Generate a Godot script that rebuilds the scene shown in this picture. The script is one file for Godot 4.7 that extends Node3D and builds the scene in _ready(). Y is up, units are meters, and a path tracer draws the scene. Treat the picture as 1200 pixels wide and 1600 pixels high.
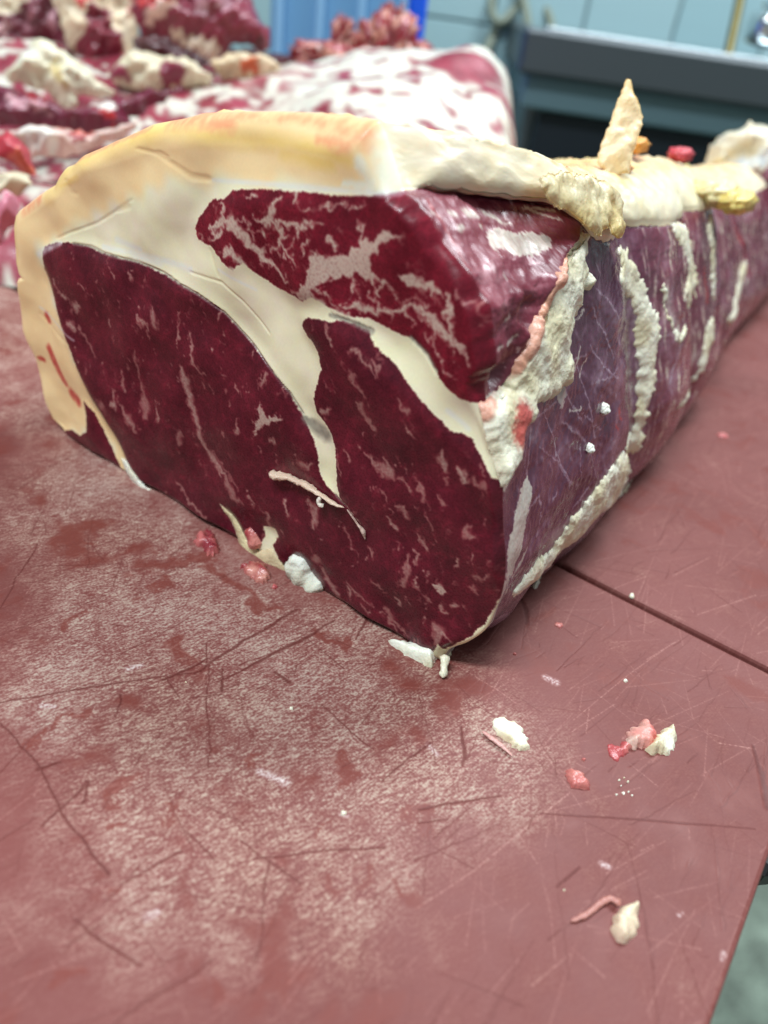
extends Node3D

# One cut of beef on red butcher's boards. Metres, y up. Lists of whole numbers are in tenths of a millimetre.
const A0 := Vector3(0.02940, 0.00000, -0.19075)          # foot of the cut face, on the board
const EU := Vector3(0.86031, 0.00000, 0.50977)         # along the foot of the cut face
const AX := Vector3(0.48711, -0.00000, -0.87334)         # along the loin, away from the cut face
const NF := Vector3(-0.50977, 0.00000, 0.86031)         # out of the cut face
const CAMERA_AT := Vector3(0, 0.20, 0)

# side surface of the loin: tables of (where, value)
var UF := [[0, 0], [0.0071, 0.0014], [0.0156, 0.0077], [0.0253, 0.0126], [0.0353, 0.014], [0.0458, 0.0143], [0.0568, 0.0124], [0.0653, 0.0096], [0.0745, 0.007], [0.0838, 0.0045], [0.094, -0.0015], [0.1044, -0.0073], [0.1147, -0.0103], [0.125, -0.014], [0.1314, -0.0158], [0.1344, -0.02], [0.1381, -0.0235], [0.1422, -0.03], [0.1474, -0.036], [0.1547, -0.0455]]
var UC := [[0, 0], [0.02, 0.004], [0.055, 0.0045], [0.1085, 0.0095], [0.16, 0.0105], [0.22, 0.0115], [0.3, 0.009], [0.4, 0.001], [0.65, 0]]
var BV := [[0, 0], [0.006, 0.0045], [0.015, 0.0075], [0.03, 0.0095], [0.045, 0.009], [0.06, 0.006], [0.075, 0.001], [0.09, -0.004], [0.105, -0.0095], [0.12, -0.015], [0.135, -0.022], [0.15, -0.032], [0.17, -0.045]]
var SC := [[0, 0], [0.07, 0], [0.115, -0.0015], [0.135, -0.006], [0.148, -0.0095], [0.163, -0.005], [0.19, 0], [0.225, -0.002], [0.245, -0.0085], [0.265, -0.003], [0.3, 0], [0.34, -0.008], [0.375, 0], [0.44, -0.006], [0.5, 0], [0.65, 0]]
var SF := [[0.094, -0.012], [0.1046, 0.0072], [0.1075, 0.0165], [0.1123, 0.0245], [0.1225, 0.0403], [0.1285, 0.0469], [0.1345, 0.0602], [0.139, 0.077], [0.145, 0.086], [0.17, 0.1]]
var VM := [[0, 0.1547], [0.02, 0.1535], [0.047, 0.1503], [0.074, 0.1457], [0.089, 0.1363], [0.108, 0.132], [0.132, 0.1287], [0.153, 0.1285], [0.203, 0.1257], [0.272, 0.121], [0.42, 0.105], [0.65, 0.1]]
var VC := [[0, 0.1697], [0.02, 0.168], [0.048, 0.165], [0.068, 0.1612], [0.082, 0.158], [0.11, 0.152], [0.15, 0.147], [0.2, 0.144], [0.3, 0.138], [0.4, 0.124], [0.65, 0.106]]
var CU := [[0, -0.0582], [0.0138, -0.05], [0.0235, -0.045], [0.048, -0.04], [0.068, -0.035], [0.085, -0.034], [0.11, -0.04], [0.15, -0.05], [0.2, -0.055], [0.65, -0.06]]

var rng := RandomNumberGenerator.new()
var noise_a := FastNoiseLite.new()
var noise_b := FastNoiseLite.new()
var noise_c := FastNoiseLite.new()
var names := {}
var face_canvas: Canvas
var face_height := PackedFloat32Array()
var M := {}


# ---------------------------------------------------------------- drawing in arrays
class Canvas:
	var w := 0
	var h := 0
	var x0 := 0.0
	var y1 := 0.0
	var res := 0.001
	var reg := PackedByteArray()
	var layers := {}

	func _init(ax0: float, ay1: float, wide: float, high: float, r: float) -> void:
		x0 = ax0
		y1 = ay1
		res = r
		w = int(round(wide / r))
		h = int(round(high / r))
		reg.resize(w * h)

	func layer(n: String) -> PackedByteArray:
		if not layers.has(n):
			var a := PackedByteArray()
			a.resize(w * h)
			layers[n] = a
		return layers[n]

	func fill(id: int, l: Array) -> void:
		var p := PackedVector2Array()
		for i in range(0, l.size(), 2):
			p.append(Vector2((l[i] * 1e-4 - x0) / res, (y1 - l[i + 1] * 1e-4) / res))
		fill_px(id, p, reg)

	func paint(n: String, value: int, l: Array) -> void:
		var p := PackedVector2Array()
		for i in range(0, l.size(), 2):
			p.append(Vector2((l[i] * 1e-4 - x0) / res, (y1 - l[i + 1] * 1e-4) / res))
		layers[n] = fill_px(value, p, layer(n))

	func fill_px(id: int, p: PackedVector2Array, target: PackedByteArray) -> PackedByteArray:
		var n := p.size()
		var lo := 1e9
		var hi := -1e9
		for q in p:
			lo = minf(lo, q.y)
			hi = maxf(hi, q.y)
		for y in range(maxi(0, int(lo)), mini(h - 1, int(hi) + 1) + 1):
			var xs := []
			var yy := y + 0.5
			for i in n:
				var a := p[i]
				var b := p[(i + 1) % n]
				if (a.y <= yy) != (b.y <= yy):
					xs.append(a.x + (yy - a.y) / (b.y - a.y) * (b.x - a.x))
			xs.sort()
			for k in range(0, xs.size() - 1, 2):
				for x in range(maxi(0, int(ceil(xs[k] - 0.5))), mini(w - 1, int(floor(xs[k + 1] - 0.5))) + 1):
					target[y * w + x] = id
		return target

	# a line of changing width: l holds x, y, width; soft is the share of the width that fades
	func stroke(n: String, l: Array, soft := 0.6, strength := 255.0) -> void:
		var t := layer(n)
		for i in range(0, l.size() - 3, 3):
			var ax: float = (l[i] * 1e-4 - x0) / res
			var ay: float = (y1 - l[i + 1] * 1e-4) / res
			var aw: float = l[i + 2] * 0.5e-4 / res
			var bx: float = (l[i + 3] * 1e-4 - x0) / res
			var by: float = (y1 - l[i + 4] * 1e-4) / res
			var bw: float = l[i + 5] * 0.5e-4 / res
			t = segment(t, ax, ay, aw, bx, by, bw, soft, strength)
		layers[n] = t

	func segment(t: PackedByteArray, ax: float, ay: float, aw: float, bx: float, by: float, bw: float, soft: float, strength: float) -> PackedByteArray:
		var m := maxf(aw, bw) * (1.0 + soft) + 1.0
		var dx := bx - ax
		var dy := by - ay
		var ll := maxf(dx * dx + dy * dy, 1e-6)
		for y in range(maxi(0, int(minf(ay, by) - m)), mini(h - 1, int(maxf(ay, by) + m)) + 1):
			for x in range(maxi(0, int(minf(ax, bx) - m)), mini(w - 1, int(maxf(ax, bx) + m)) + 1):
				var k := clampf(((x - ax) * dx + (y - ay) * dy) / ll, 0.0, 1.0)
				var ex := x - ax - dx * k
				var ey := y - ay - dy * k
				var r := aw + (bw - aw) * k
				var f := maxf(r * soft, 0.7)
				var v := clampf((r + f * 0.5 - sqrt(ex * ex + ey * ey)) / f, 0.0, 1.0) * strength
				var at := y * w + x
				if v > t[at]:
					t[at] = int(v)
		return t


# ---------------------------------------------------------------- small helpers
func tab(t: Array, x: float) -> float:
	var n := t.size()
	if x <= t[0][0]:
		return t[0][1]
	if x >= t[n - 1][0]:
		return t[n - 1][1]
	var i := 0
	while x > t[i + 1][0]:
		i += 1
	var x0: float = t[i][0]
	var q0: float = t[i][1]
	var q1: float = t[i + 1][1]
	var d: float = t[i + 1][0] - x0
	var k := (x - x0) / d
	var m0: float = (q1 - t[i - 1][1]) / (t[i + 1][0] - t[i - 1][0]) if i > 0 else (q1 - q0) / d
	var m1: float = (t[i + 2][1] - q0) / (t[i + 2][0] - x0) if i + 2 < n else (q1 - q0) / d
	var k2 := k * k
	var k3 := k2 * k
	return (2 * k3 - 3 * k2 + 1) * q0 + (k3 - 2 * k2 + k) * d * m0 + (3 * k2 - 2 * k3) * q1 + (k3 - k2) * d * m1


func side_u(s: float, v: float) -> float:
	var uf := tab(UF, v)
	var kv := 1.0 + (0.14 / tab(VM, s) - 1.0) * smoothstep(0.08, 0.13, s)
	var us := tab(UC, s) + tab(BV, v * kv) + tab(SC, s) * smoothstep(0.0, 0.03, v)
	var low := uf + (us - uf) * smoothstep(0.0, 0.03, s)
	var cap := uf + 0.12 * s
	return cap + (low - cap) * smoothstep(-0.0035, 0.0035, s - tab(SF, v))


func loin(u: float, v: float, s: float) -> Vector3:
	return A0 + EU * u + Vector3(0, v, 0) + AX * s


func side_bump(s: float, v: float) -> float:
	var e := noise_b.get_noise_2d(s * 90.0, v * 140.0) * 0.0011 + noise_a.get_noise_2d(s * 300.0, v * 420.0) * 0.00035
	var sf := tab(SF, v)
	if s < sf:
		var inside := smoothstep(0.0, 0.012, sf - s)
		var edge := 0.026 + noise_b.get_noise_2d(v * 240.0, 5.0) * 0.006
		e += inside * (0.0042 * (1.0 - smoothstep(edge - 0.002, edge + 0.002, s)) * smoothstep(0.108, 0.118, v) - 0.0035 * sin(PI * clampf(s / sf, 0, 1)) + noise_b.get_noise_2d(s * 150.0 + 40.0, v * 260.0) * 0.0016 + noise_a.get_noise_2d(s * 220.0, v * 600.0) * 0.0006)
	return e


func rim_round(i: int) -> float:
	if i < N_SIDE:
		return lerpf(0.0014, 0.0042, smoothstep(0.6, 0.7, float(i) / N_SIDE))
	if i < N_SIDE + N_EDGE:
		return lerpf(0.0042, 0.0085, float(i - N_SIDE) / N_EDGE)
	if i < N_SIDE + N_EDGE + N_TOP:
		return 0.0085
	if i < N_SIDE + N_EDGE + N_TOP + N_LEFT:
		return lerpf(0.0085, 0.002, float(i - N_SIDE - N_EDGE - N_TOP) / N_LEFT)
	return 0.002 * maxf(0.4, 1.0 - float(i - N_SIDE - N_EDGE - N_TOP - N_LEFT) / 30.0)


func on_side(p: Vector2) -> Array:
	var u := side_u(p.x, p.y)
	var e := 0.002
	var ds := loin(side_u(p.x + e, p.y) - u, 0, e) - A0
	var dv := loin(side_u(p.x, p.y + e) - u, e, 0) - A0
	return [loin(u + side_bump(p.x, p.y), p.y, p.x), dv.cross(ds).normalized() * signf(dv.cross(ds).dot(EU))]


func face_relief(u: float, v: float) -> float:
	var c := face_canvas
	var x := clampf((u - c.x0) / c.res * 0.5, 0, c.w / 2 - 2)
	var y := clampf((c.y1 - v) / c.res * 0.5, 0, c.h / 2 - 2)
	var i := int(x)
	var j := int(y)
	var w2 := c.w / 2
	var fx := x - i
	var fy := y - j
	var k := j * w2 + i
	return lerpf(lerpf(face_height[k], face_height[k + 1], fx), lerpf(face_height[k + w2], face_height[k + w2 + 1], fx), fy)


func on_face(p: Vector2) -> Array:
	return [loin(p.x, p.y, 0) + NF * face_relief(p.x, p.y), NF]


func on_board(p: Vector2) -> Array:
	return [Vector3(p.x, 0.0003, p.y), Vector3.UP]


func on_plane(o: Vector3, ex: Vector3, ey: Vector3, bend := 0.0) -> Callable:
	var n := ex.cross(ey).normalized()
	return func(p: Vector2) -> Array: return [o + ex * p.x + ey * p.y + n * (bend * p.y * p.y + noise_b.get_noise_2d(p.x * 200, p.y * 200) * 0.0012), n]


func pts(l: Array) -> PackedVector2Array:
	var p := PackedVector2Array()
	for i in range(0, l.size(), 2):
		p.append(Vector2(l[i], l[i + 1]) * 1e-4)
	return p


func blot(x: float, y: float, r: float, n := 9, uneven := 0.35) -> PackedVector2Array:
	var p := PackedVector2Array()
	for i in n:
		p.append(Vector2(x, y) * 1e-4 + Vector2.from_angle(TAU * i / n) * r * 1e-4 * (1.0 + rng.randf_range(-uneven, uneven)))
	return p


func ragged(p: PackedVector2Array, step: float, amount: float) -> PackedVector2Array:
	var out := PackedVector2Array()
	for i in p.size():
		var a := p[i]
		var b := p[(i + 1) % p.size()]
		var n := maxi(1, int(a.distance_to(b) / step))
		var side := (b - a).orthogonal().normalized()
		for k in n:
			var q := a.lerp(b, float(k) / n)
			out.append(q + side * amount * (noise_a.get_noise_2d(q.x * 260, q.y * 260) * 1.1 + noise_a.get_noise_2d(q.x * 1100, q.y * 1100) * 0.9 + rng.randf_range(-0.25, 0.25)))
	return out


func lin(r: float, g: float, b: float) -> Color:
	return Color(r / 255.0, g / 255.0, b / 255.0).srgb_to_linear()


func two(a: Color, b: Color, size: float) -> Callable:
	return func(p: Vector2, _h: float) -> Color: return a.lerp(b, clampf(0.5 + noise_b.get_noise_2d(p.x * 100.0 / size, p.y * 100.0 / size) * 1.4, 0, 1))


func numbered(n: String) -> String:
	if not names.has(n):
		names[n] = 0
		return n
	names[n] += 1
	return "%s_%03d" % [n, names[n]]


func add(called: String, mesh: Mesh, m: Material, parent: Node = self) -> MeshInstance3D:
	var o := MeshInstance3D.new()
	o.name = numbered(called) if parent == self else called
	o.mesh = mesh
	o.material_override = m
	parent.add_child(o, true)
	return o


func tag(o: Node, label: String, category := "", group := "", kind := "") -> void:
	o.set_meta("label", label)
	if category:
		o.set_meta("category", category)
	if group:
		o.set_meta("group", group)
	if kind:
		o.set_meta("kind", kind)


func thing(called: String, label: String, category: String, at := Vector3.ZERO, group := "") -> Node3D:
	var o := Node3D.new()
	o.name = numbered(called)
	add_child(o)
	o.position = at
	tag(o, label, category, group)
	return o


func commit(v: PackedVector3Array, n: PackedVector3Array, uv: PackedVector2Array, c: PackedColorArray, idx: PackedInt32Array) -> ArrayMesh:
	var a := []
	a.resize(Mesh.ARRAY_MAX)
	a[Mesh.ARRAY_VERTEX] = v
	a[Mesh.ARRAY_NORMAL] = n
	if uv.size():
		a[Mesh.ARRAY_TEX_UV] = uv
	if c.size():
		a[Mesh.ARRAY_COLOR] = c
	a[Mesh.ARRAY_INDEX] = idx
	var m := ArrayMesh.new()
	m.add_surface_from_arrays(Mesh.PRIMITIVE_TRIANGLES, a)
	return m


# smooth normals, and every triangle turned clockwise as seen from the side its hint points to
func finish(v: PackedVector3Array, hint: PackedVector3Array, uv: PackedVector2Array, c: PackedColorArray, idx: PackedInt32Array) -> ArrayMesh:
	var n := PackedVector3Array()
	n.resize(v.size())
	for t in range(0, idx.size(), 3):
		var i := idx[t]
		var j := idx[t + 1]
		var k := idx[t + 2]
		var f := (v[j] - v[i]).cross(v[k] - v[i])
		if f.dot(hint[i] + hint[j] + hint[k]) > 0.0:
			idx[t + 1] = k
			idx[t + 2] = j
		else:
			f = -f
		n[i] += f
		n[j] += f
		n[k] += f
	for i in n.size():
		n[i] = n[i].normalized() if n[i].length_squared() > 1e-24 else hint[i]
	return commit(v, n, uv, c, idx)


# only the vertices that idx uses
func split(v: PackedVector3Array, n: PackedVector3Array, uv: PackedVector2Array, idx: PackedInt32Array) -> ArrayMesh:
	var map := PackedInt32Array()
	map.resize(v.size())
	map.fill(-1)
	var vv := PackedVector3Array()
	var nn := PackedVector3Array()
	var tt := PackedVector2Array()
	var ii := PackedInt32Array()
	for k in idx:
		if map[k] < 0:
			map[k] = vv.size()
			vv.append(v[k])
			nn.append(n[k])
			tt.append(uv[k])
		ii.append(map[k])
	return commit(vv, nn, tt, PackedColorArray(), ii)


# a piece with a thickness of its own, laid out on any surface: domed edge, rough top; double gives it an underside too
func piece(poly: PackedVector2Array, place: Callable, thick: float, cell: float, edge: float, rough: float, tint: Callable, double := false) -> ArrayMesh:
	var lo := poly[0]
	var hi := poly[0]
	for p in poly:
		lo = lo.min(p)
		hi = hi.max(p)
	lo -= Vector2(cell, cell)
	var nx := int((hi.x - lo.x) / cell) + 3
	var ny := int((hi.y - lo.y) / cell) + 3
	var inside := PackedByteArray()
	inside.resize(nx * ny)
	for j in ny:
		for i in nx:
			inside[j * nx + i] = 1 if Geometry2D.is_point_in_polygon(lo + Vector2(i, j) * cell, poly) else 0
	var at := PackedInt32Array()
	at.resize(nx * ny)
	at.fill(-1)
	var v := PackedVector3Array()
	var hint := PackedVector3Array()
	var c := PackedColorArray()
	var idx := PackedInt32Array()
	var under := PackedInt32Array()
	for j in ny - 1:
		for i in nx - 1:
			var q := [j * nx + i, j * nx + i + 1, (j + 1) * nx + i + 1, (j + 1) * nx + i]
			if not (inside[q[0]] or inside[q[1]] or inside[q[2]] or inside[q[3]]):
				continue
			for k in q:
				if at[k] >= 0:
					continue
				var p := lo + Vector2(k % nx, k / nx) * cell
				var near := p
				var best := 1e9
				for e in poly.size():
					var z := Geometry2D.get_closest_point_to_segment(p, poly[e], poly[(e + 1) % poly.size()])
					var dd := z.distance_squared_to(p)
					if dd < best:
						best = dd
						near = z
				var h := -0.0004
				if inside[k]:
					h = thick * (1.0 - exp(-sqrt(best) / edge)) * (1.0 + rough * (noise_b.get_noise_2d(p.x * 200, p.y * 200) * 1.3 + noise_b.get_noise_2d(p.x * 560 + 9, p.y * 560) * 0.2 + noise_a.get_noise_2d(p.x * 1100, p.y * 1100) * 0.07))
				else:
					p = near
				var b: Array = place.call(p)
				at[k] = v.size()
				v.append(b[0] + b[1] * h)
				hint.append(b[1])
				c.append(tint.call(p, h))
				if double:
					v.append(b[0] - b[1] * h * 0.7)
					hint.append(-b[1])
					c.append(c[c.size() - 1])
			idx.append_array([at[q[0]], at[q[1]], at[q[2]], at[q[0]], at[q[2]], at[q[3]]])
			if double:
				under.append_array([at[q[0]] + 1, at[q[1]] + 1, at[q[2]] + 1, at[q[0]] + 1, at[q[2]] + 1, at[q[3]] + 1])
	idx.append_array(under)
	return finish(v, hint, PackedVector2Array(), c, idx)


# a bent cord: points and radii; flat squashes it
func cord(line: PackedVector3Array, radii: Array, sides := 10, flat := 1.0, bumps := 0.0, tint := Color.WHITE) -> ArrayMesh:
	var v := PackedVector3Array()
	var hint := PackedVector3Array()
	var c := PackedColorArray()
	var idx := PackedInt32Array()
	var curve := Curve3D.new()
	for i in line.size():
		var t := (line[mini(i + 1, line.size() - 1)] - line[maxi(i - 1, 0)]) / 6.0
		curve.add_point(line[i], -t, t)
	curve.bake_interval = 0.001 if curve.get_baked_length() < 0.2 else 0.01
	var rings := clampi(int(curve.get_baked_length() / (0.0008 if curve.get_baked_length() < 0.2 else 0.012)), 6, 160)
	for r in rings + 1:
		var k := float(r) / rings
		var d := curve.get_baked_length() * k
		var p := curve.sample_baked(d, true)
		var t := (curve.sample_baked(minf(d + 0.002, curve.get_baked_length()), true) - curve.sample_baked(maxf(d - 0.002, 0), true)).normalized()
		var up := Vector3.UP if absf(t.y) < 0.9 else Vector3.RIGHT
		var a := t.cross(up).normalized()
		var b := a.cross(t)
		var at := k * (radii.size() - 1)
		var rad: float = lerpf(radii[int(at)], radii[mini(int(at) + 1, radii.size() - 1)], at - int(at))
		if r == 0 or r == rings:
			rad *= 0.25
		for s in sides:
			var dir := (a * cos(TAU * s / sides) + b * sin(TAU * s / sides) * flat)
			v.append(p + dir * rad * (1.0 + bumps * noise_a.get_noise_3d(p.x * 900, p.y * 900 + s * 7.0, p.z * 900)))
			hint.append(dir)
			c.append(tint)
	for r in rings:
		for s in sides:
			var i := r * sides + s
			var j := r * sides + (s + 1) % sides
			idx.append_array([i, j, j + sides, i, j + sides, i + sides])
	for s in range(1, sides - 1):
		idx.append_array([0, s, s + 1, rings * sides, rings * sides + s, rings * sides + s + 1])
	return finish(v, hint, PackedVector2Array(), c, idx)


# an irregular lump of meat or fat; the tint function gets the unit direction and noise
func lump(r: Vector3, rough: float, size: float, sd: int, tint: Callable, turn := Basis(), fine := 56) -> ArrayMesh:
	var n1 := FastNoiseLite.new()
	n1.seed = sd
	n1.frequency = 1.0
	n1.fractal_octaves = 2
	var v := PackedVector3Array()
	var hint := PackedVector3Array()
	var c := PackedColorArray()
	var idx := PackedInt32Array()
	var rows := fine / 2
	for j in rows + 1:
		for i in fine + 1:
			var th := PI * j / rows
			var ph := TAU * (i % fine) / fine
			var d := Vector3(sin(th) * cos(ph), cos(th), sin(th) * sin(ph))
			var f := d.abs()
			var square := 1.0 / pow(pow(f.x, 3.2) + pow(f.y, 3.2) + pow(f.z, 3.2), 1.0 / 3.2)
			var q := d * size
			var warp := Vector3(n1.get_noise_3dv(q * 1.3 + Vector3(5, 0, 0)), n1.get_noise_3dv(q * 1.3 + Vector3(0, 15, 0)), n1.get_noise_3dv(q * 1.3 + Vector3(0, 0, 25))) * 0.9
			var k := n1.get_noise_3dv(q + warp) * 0.9 + 0.45 * (0.35 - absf(n1.get_noise_3dv(q * 1.9 + warp * 1.5)))
			v.append(turn * (d * r * square * (1.0 + rough * k + rough * 0.05 * n1.get_noise_3dv(d * size * 5.0 + Vector3(9, 0, 0)))))
			hint.append(turn * d)
			c.append(tint.call(d, n1, sd))
	for j in rows:
		for i in fine:
			var a := j * (fine + 1) + i
			idx.append_array([a, a + 1, a + fine + 2, a, a + fine + 2, a + fine + 1])
	return finish(v, hint, PackedVector2Array(), c, idx)


# fat and lean in streaks; share is how much of it is fat
func meat_tint(share: float, lean: Color, fat: Color, stretch := Vector3(1, 1, 1), size := 1.5) -> Callable:
	return func(d: Vector3, n: FastNoiseLite, sd: int) -> Color:
		var q := d * stretch * size + Vector3(sd * 3.1, 0, 0)
		var k := n.get_noise_3dv(q) * 1.1 + n.get_noise_3dv(q * 3.1) * 0.35
		var m := smoothstep(-0.07, 0.07, k + (share - 0.5) * 1.1)
		var red := lean.lerp(lin(164, 44, 52), clampf(n.get_noise_3dv(q * 1.7 + Vector3(40, 0, 0)) * 1.6, 0, 0.8))
		return red.lerp(fat, m) * (1.0 + 0.12 * n.get_noise_3dv(q * 9.0))


func at_pixel_ray(d: Vector3, f: float) -> Vector3:
	return CAMERA_AT + d * f


func chamfered(size: Vector3, b: float) -> ArrayMesh:
	var v := PackedVector3Array()
	var hint := PackedVector3Array()
	var idx := PackedInt32Array()
	var h := size / 2.0
	var quads := []
	for ax in 3:
		for sg in [-1.0, 1.0]:
			var n := Vector3.ZERO
			n[ax] = sg
			var p := Vector3.ZERO
			p[(ax + 1) % 3] = 1.0
			var q := Vector3.ZERO
			q[(ax + 2) % 3] = 1.0
			quads.append([n, n * h[ax], p * (h[(ax + 1) % 3] - b), q * (h[(ax + 2) % 3] - b)])
	for z in quads:
		var i := v.size()
		for e in [[-1, -1], [1, -1], [1, 1], [-1, 1]]:
			v.append(z[1] + z[2] * e[0] + z[3] * e[1])
			hint.append(z[0])
		idx.append_array([i, i + 1, i + 2, i, i + 2, i + 3])
	for ax in 3:                                # the twelve chamfers
		for sa in [-1.0, 1.0]:
			for sb in [-1.0, 1.0]:
				var x := (ax + 1) % 3
				var y := (ax + 2) % 3
				var i := v.size()
				for e in [[1, -1, 0], [1, 1, 0], [0, 1, 1], [0, -1, 1]]:
					var p := Vector3.ZERO
					p[ax] = (h[ax] - b) * e[1]
					p[x] = sa * (h[x] if e[0] == 1 else h[x] - b)
					p[y] = sb * (h[y] if e[2] == 1 else h[y] - b)
					v.append(p)
					var n := Vector3.ZERO
					n[x] = sa
					n[y] = sb
					hint.append(n)
				idx.append_array([i, i + 1, i + 2, i, i + 2, i + 3])
	for sx in [-1.0, 1.0]:
		for sy in [-1.0, 1.0]:
			for sz in [-1.0, 1.0]:
				var i := v.size()
				var s := Vector3(sx, sy, sz)
				for k in 3:
					var p := s * (h - Vector3(b, b, b))
					p[k] = s[k] * h[k]
					v.append(p)
					hint.append(s)
				idx.append_array([i, i + 1, i + 2])
	return finish(v, hint, PackedVector2Array(), PackedColorArray(), idx)


func noise_bytes(sd: int, freq: float, w: int, h: int, octaves := 3, kind := FastNoiseLite.TYPE_SIMPLEX_SMOOTH) -> PackedByteArray:
	var n := FastNoiseLite.new()
	n.seed = sd
	n.noise_type = kind
	n.frequency = freq
	n.fractal_octaves = octaves
	if kind == FastNoiseLite.TYPE_CELLULAR:
		n.cellular_return_type = FastNoiseLite.RETURN_DISTANCE2_SUB
		n.fractal_type = FastNoiseLite.FRACTAL_NONE
	var im := n.get_image(w, h, false, false, true)
	im.convert(Image.FORMAT_L8)
	return im.get_data()


# noise that is drawn out along a direction: made narrow, then widened
func streak_bytes(sd: int, freq: float, w: int, h: int, sx: int, sy: int) -> PackedByteArray:
	var n := FastNoiseLite.new()
	n.seed = sd
	n.frequency = freq
	n.fractal_octaves = 3
	var im := n.get_image(maxi(8, w / sx), maxi(8, h / sy), false, false, true)
	im.convert(Image.FORMAT_L8)
	im.resize(w, h, Image.INTERPOLATE_CUBIC)
	return im.get_data()


func picture(bytes: PackedByteArray, w: int, h: int, format := Image.FORMAT_RGB8) -> ImageTexture:
	return ImageTexture.create_from_image(Image.create_from_data(w, h, false, format, bytes))


func plain(r: float, g: float, b: float, rough: float, metal := 0.0) -> StandardMaterial3D:
	var m := StandardMaterial3D.new()
	m.albedo_color = Color(r / 255.0, g / 255.0, b / 255.0)
	m.roughness = rough
	m.metallic = metal
	return m


func tinted(rough: float, scatter := 0.0, coat := 0.0) -> StandardMaterial3D:
	var m := StandardMaterial3D.new()
	m.vertex_color_use_as_albedo = true
	m.roughness = rough
	if scatter > 0.0:
		m.subsurf_scatter_enabled = true
		m.subsurf_scatter_strength = scatter
	if coat > 0.0:
		m.clearcoat_enabled = true
		m.clearcoat = coat
		m.clearcoat_roughness = 0.22
	m.heightmap_enabled = true
	m.heightmap_texture = M.grain
	m.heightmap_scale = 0.05
	m.uv1_triplanar = true
	m.uv1_scale = Vector3(22, 22, 22)
	return m


# ---------------------------------------------------------------- the scene
func _ready() -> void:
	rng.seed = 7
	noise_a.seed = 3
	noise_a.frequency = 1.0
	noise_b.seed = 11
	noise_b.frequency = 0.35
	noise_b.fractal_octaves = 2
	noise_c.seed = 21
	noise_c.frequency = 0.12
	noise_c.fractal_octaves = 1
	noise_a.fractal_octaves = 3
	set_camera()
	set_light()
	make_materials()
	build_surroundings()
	build_boards()
	build_loin()
	build_loin_details()
	build_scraps()
	build_background_meat()


func set_camera() -> void:
	var cam := Camera3D.new()
	cam.name = "camera"
	add_child(cam)
	cam.position = CAMERA_AT
	cam.basis = Basis(Vector3.RIGHT, deg_to_rad(-35.5)) * Basis(Vector3.BACK, deg_to_rad(8.5))
	cam.near = 0.01
	cam.far = 30.0
	var lens := CameraAttributesPhysical.new()
	lens.frustum_focal_length = 17.138
	lens.frustum_near = 0.01
	lens.frustum_far = 30.0
	lens.frustum_focus_distance = 0.262
	lens.exposure_aperture = 4.0
	cam.attributes = lens
	cam.fov = 70.0


func set_light() -> void:
	var e := Environment.new()
	e.background_mode = Environment.BG_COLOR
	e.background_color = Color(0.66, 0.69, 0.70)      # the white room all round
	e.background_energy_multiplier = 0.62
	e.tonemap_mode = Environment.TONE_MAPPER_LINEAR
	e.tonemap_exposure = 0.94
	e.sdfgi_enabled = true
	e.ssao_enabled = true
	e.ssil_enabled = true
	var w := WorldEnvironment.new()
	w.name = "air"
	w.environment = e
	add_child(w)
	ceiling_light(Vector3(0.75, 1.75, -1.15), 5.4, "long white ceiling light above the far right of the table")
	ceiling_light(Vector3(-0.75, 1.95, 0.35), 6.4, "long white ceiling light above the near left of the table")


func ceiling_light(at: Vector3, energy: float, label: String) -> void:
	var t := thing("ceiling_light", label, "ceiling light", at, "ceiling lights")
	add("housing", chamfered(Vector3(1.3, 0.05, 0.34), 0.006), plain(215, 218, 220, 0.5), t).position = Vector3(0, 0.04, 0)
	var glow := plain(255, 255, 255, 0.6)
	glow.emission_enabled = true
	glow.emission = Color(0.92, 0.97, 1.0)
	glow.emission_energy_multiplier = 1.5
	add("diffuser", chamfered(Vector3(1.24, 0.012, 0.3), 0.003), glow, t).position = Vector3(0, 0.0075, 0)
	var l := AreaLight3D.new()
	l.name = "lamp"
	l.area_size = Vector2(1.24, 0.3)
	l.light_energy = energy
	l.light_color = Color(0.95, 0.98, 1.0)
	l.light_size = 0.3
	l.shadow_enabled = true
	l.area_range = 8.0
	l.rotation_degrees = Vector3(-90, 0, 0)
	l.position = Vector3(0, -0.006, 0)
	t.add_child(l)


func make_materials() -> void:
	M.grain = picture(noise_bytes(5, 0.035, 512, 512, 5), 512, 512, Image.FORMAT_L8)
	M.fat = tinted(0.42, 0.08, 0.15)
	M.wet = tinted(0.3, 0.08, 0.35)
	M.dry = tinted(0.8, 0.1)
	M.thin = tinted(0.4, 0.1, 0.15)
	M.thin.backlight_enabled = true
	M.thin.backlight = Color(0.75, 0.66, 0.5)


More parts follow.
